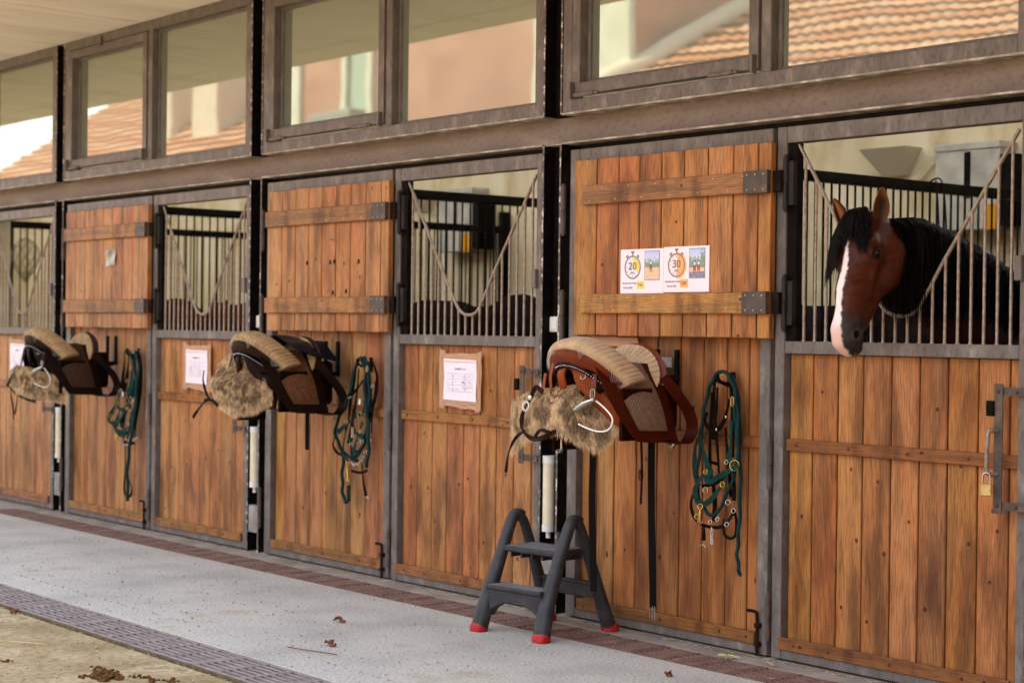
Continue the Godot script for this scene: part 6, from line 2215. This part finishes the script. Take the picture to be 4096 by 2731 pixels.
	for s in [-1.0, 1.0]:
		var g := Geo.new()
		g.xf = H
		g.ball(Vector3(0.186, -0.047, s * 0.079), Vector3(0.02, 0.018, 0.017), 16, 10)
		part("eye", g, M.eye, bm)
		var lid := Geo.new()
		lid.xf = H
		lid.tint = Color(0.02, 0.01, 0.008)
		lid.tube(curve([Vector3(0.162, -0.05, s * 0.091), Vector3(0.172, -0.036, s * 0.096), Vector3(0.186, -0.031, s * 0.097), Vector3(0.2, -0.036, s * 0.096), Vector3(0.21, -0.052, s * 0.088)], 4), 0.0045, 6)
		part("eyelid", lid, M.coat, bm)
	# forelock
	var fl := Geo.new()
	for i in 2600:
		var u := rng.randf_range(-1.0, 0.5) if i % 4 else rng.randf_range(0.6, 1.0)
		var r0 := Vector3(rng.randf_range(-0.03, 0.035), 0.004, u * 0.045)
		var sp := (-0.02 + u * 0.06 + rng.randf_range(-0.035, 0.01)) if u < 0.5 else rng.randf_range(0.015, 0.05)
		var len := rng.randf_range(0.12, 0.30) * (1.0 if u < -0.1 else (0.55 if u < 0.55 else 0.68))
		var pts := []
		for k in 8:
			var t := k / 7.0
			var z := r0.z + sp * pow(t, 0.8)
			var x := r0.x + len * t
			var top := 0.016 * sin(PI * minf(x * 3.0 + 0.2, 1.0)) - maxf(0.0, absf(z) - 0.035) * 0.75
			top += 0.012 * sin(PI * t) + rng.randf_range(0.0, 0.006) + 0.014 * t
			pts.append(H * Vector3(x, top, z))
		strand(fl, pts, (l + d * rng.randf_range(-0.3, 0.3)).normalized(), rng.randf_range(0.003, 0.006), Color(0.006, 0.0045, 0.0045) * rng.randf_range(0.5, 1.9))
	part("forelock", fl, M.hair, bm)
	# mane over the crest, falling on the near side
	var mg := Geo.new()
	var crest := curve([H * Vector3(-0.02, -0.09, 0.0), Vector3(8.19, 1.975, -0.06), Vector3(8.235, 1.945, -0.16), Vector3(8.3, 1.875, -0.32), Vector3(8.36, 1.77, -0.52), Vector3(8.42, 1.62, -0.85)], 8)
	var out := Vector3(0.86, 0.0, 0.5).normalized()
	for i in 3200:
		var q := pow(rng.randf(), 1.35) * (crest.size() - 1.001)
		var c: Vector3 = crest[int(q)].lerp(crest[int(q) + 1], q - int(q))
		var side := -1.0 if rng.randf() < 0.12 else 1.0
		var len := rng.randf_range(0.22, 0.46)
		var root := c + Vector3(rng.randf_range(-0.02, 0.02), 0.006, rng.randf_range(-0.02, 0.02))
		var drift := Vector3(rng.randf_range(-0.03, 0.03), 0, rng.randf_range(-0.05, 0.05))
		var bulge := rng.randf_range(0.085, 0.15)
		var ov: Vector3 = out.lerp((l * 0.85 - d * 0.35).normalized(), clampf(1.0 - q / 12.0, 0.0, 1.0)).normalized()
		var pts := []
		for k in 8:
			var t := k / 7.0
			pts.append(root + ov * side * bulge * sin(minf(t * 2.0, 1.0) * PI / 2) + drift * t + Vector3(0, 0.022 * sin(PI * minf(t * 2.5, 1.0)) - len * pow(t, 1.3), 0))
		strand(mg, pts, Vector3(0.5, 0.0, -0.86), rng.randf_range(0.004, 0.009), Color(0.0045, 0.0035, 0.0035) * rng.randf_range(0.4, 2.0))
	part("mane", mg, M.hair, bm)
	# whiskers
	var wg := Geo.new()
	for i in 26:
		var p: Vector3 = H * Vector3(rng.randf_range(0.53, 0.6), rng.randf_range(-0.15, -0.1), rng.randf_range(-0.03, 0.045))
		var dd := (a * rng.randf_range(0.2, 1.0) + l * rng.randf_range(-0.3, 0.9) + d * rng.randf_range(-0.8, 0.3)).normalized()
		strand(wg, [p, p + dd * 0.02, p + dd * 0.045 + Vector3(0, -0.006, 0)], R, 0.0012, Color(0.02, 0.016, 0.014))
	part("whiskers", wg, M.hair, bm)
	part_mesh_tail(o, Vector3(8.43, 0, -0.95))
	done(o)
	# ---- horses standing deeper in the other boxes, only backs and rumps in view
	var spec := [["dark brown horse, only its back in view behind the second grille door from the left", Vector3(-1.75, 0, -2.8), -PI / 2, Color(0.06, 0.021, 0.012)], ["black horse, only its back in view behind the grille door left of the orange saddle", Vector3(1.1, 0, -2.8), -PI / 2, Color(0.012, 0.01, 0.01)], ["dark horse half hidden behind the farthest grille door", Vector3(-4.5, 0, -2.8), -PI / 2, Color(0.05, 0.014, 0.009)], ["black horse glimpsed low between the bars left of the bay horse", Vector3(4.5, 0, -3.0), -PI / 2, Color(0.012, 0.01, 0.01)]]
	for s in spec:
		var hf := Field.new()
		hf.bs = 0.2
		horse_trunk(hf, Vector3.ZERO)
		hf.cap(Vector3(0, 1.36, 0.12), 0.13, Vector3(0, 1.42, 0.6), 0.09, 0.08)
		hf.cap(Vector3(0, 1.15, 0.2), 0.19, Vector3(0, 1.3, 0.62), 0.09, 0.1)
		hf.cap(Vector3(0, 1.42, 0.62), 0.09, Vector3(0, 1.02, 0.95), 0.05, 0.04)
		hf.cap(Vector3(0, 1.36, 0.7), 0.1, Vector3(0, 1.2, 0.78), 0.08, 0.04)
		for e in [-0.06, 0.06]: hf.cap(Vector3(e, 1.5, 0.6), 0.025, Vector3(e * 1.3, 1.6, 0.62), 0.008, 0.01)
		var m := ArrayMesh.new()
		var cc: Color = s[3]
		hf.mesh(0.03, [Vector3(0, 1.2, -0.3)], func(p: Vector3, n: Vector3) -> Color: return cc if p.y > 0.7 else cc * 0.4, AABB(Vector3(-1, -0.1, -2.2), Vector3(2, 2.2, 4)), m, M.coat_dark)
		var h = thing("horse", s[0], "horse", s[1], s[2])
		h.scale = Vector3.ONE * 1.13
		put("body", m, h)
		part_mesh_tail(h, Vector3.ZERO)
		done(h)

func part_mesh_tail(o, at: Vector3):
	put("tail", tail_mesh(at, M.iron), o)
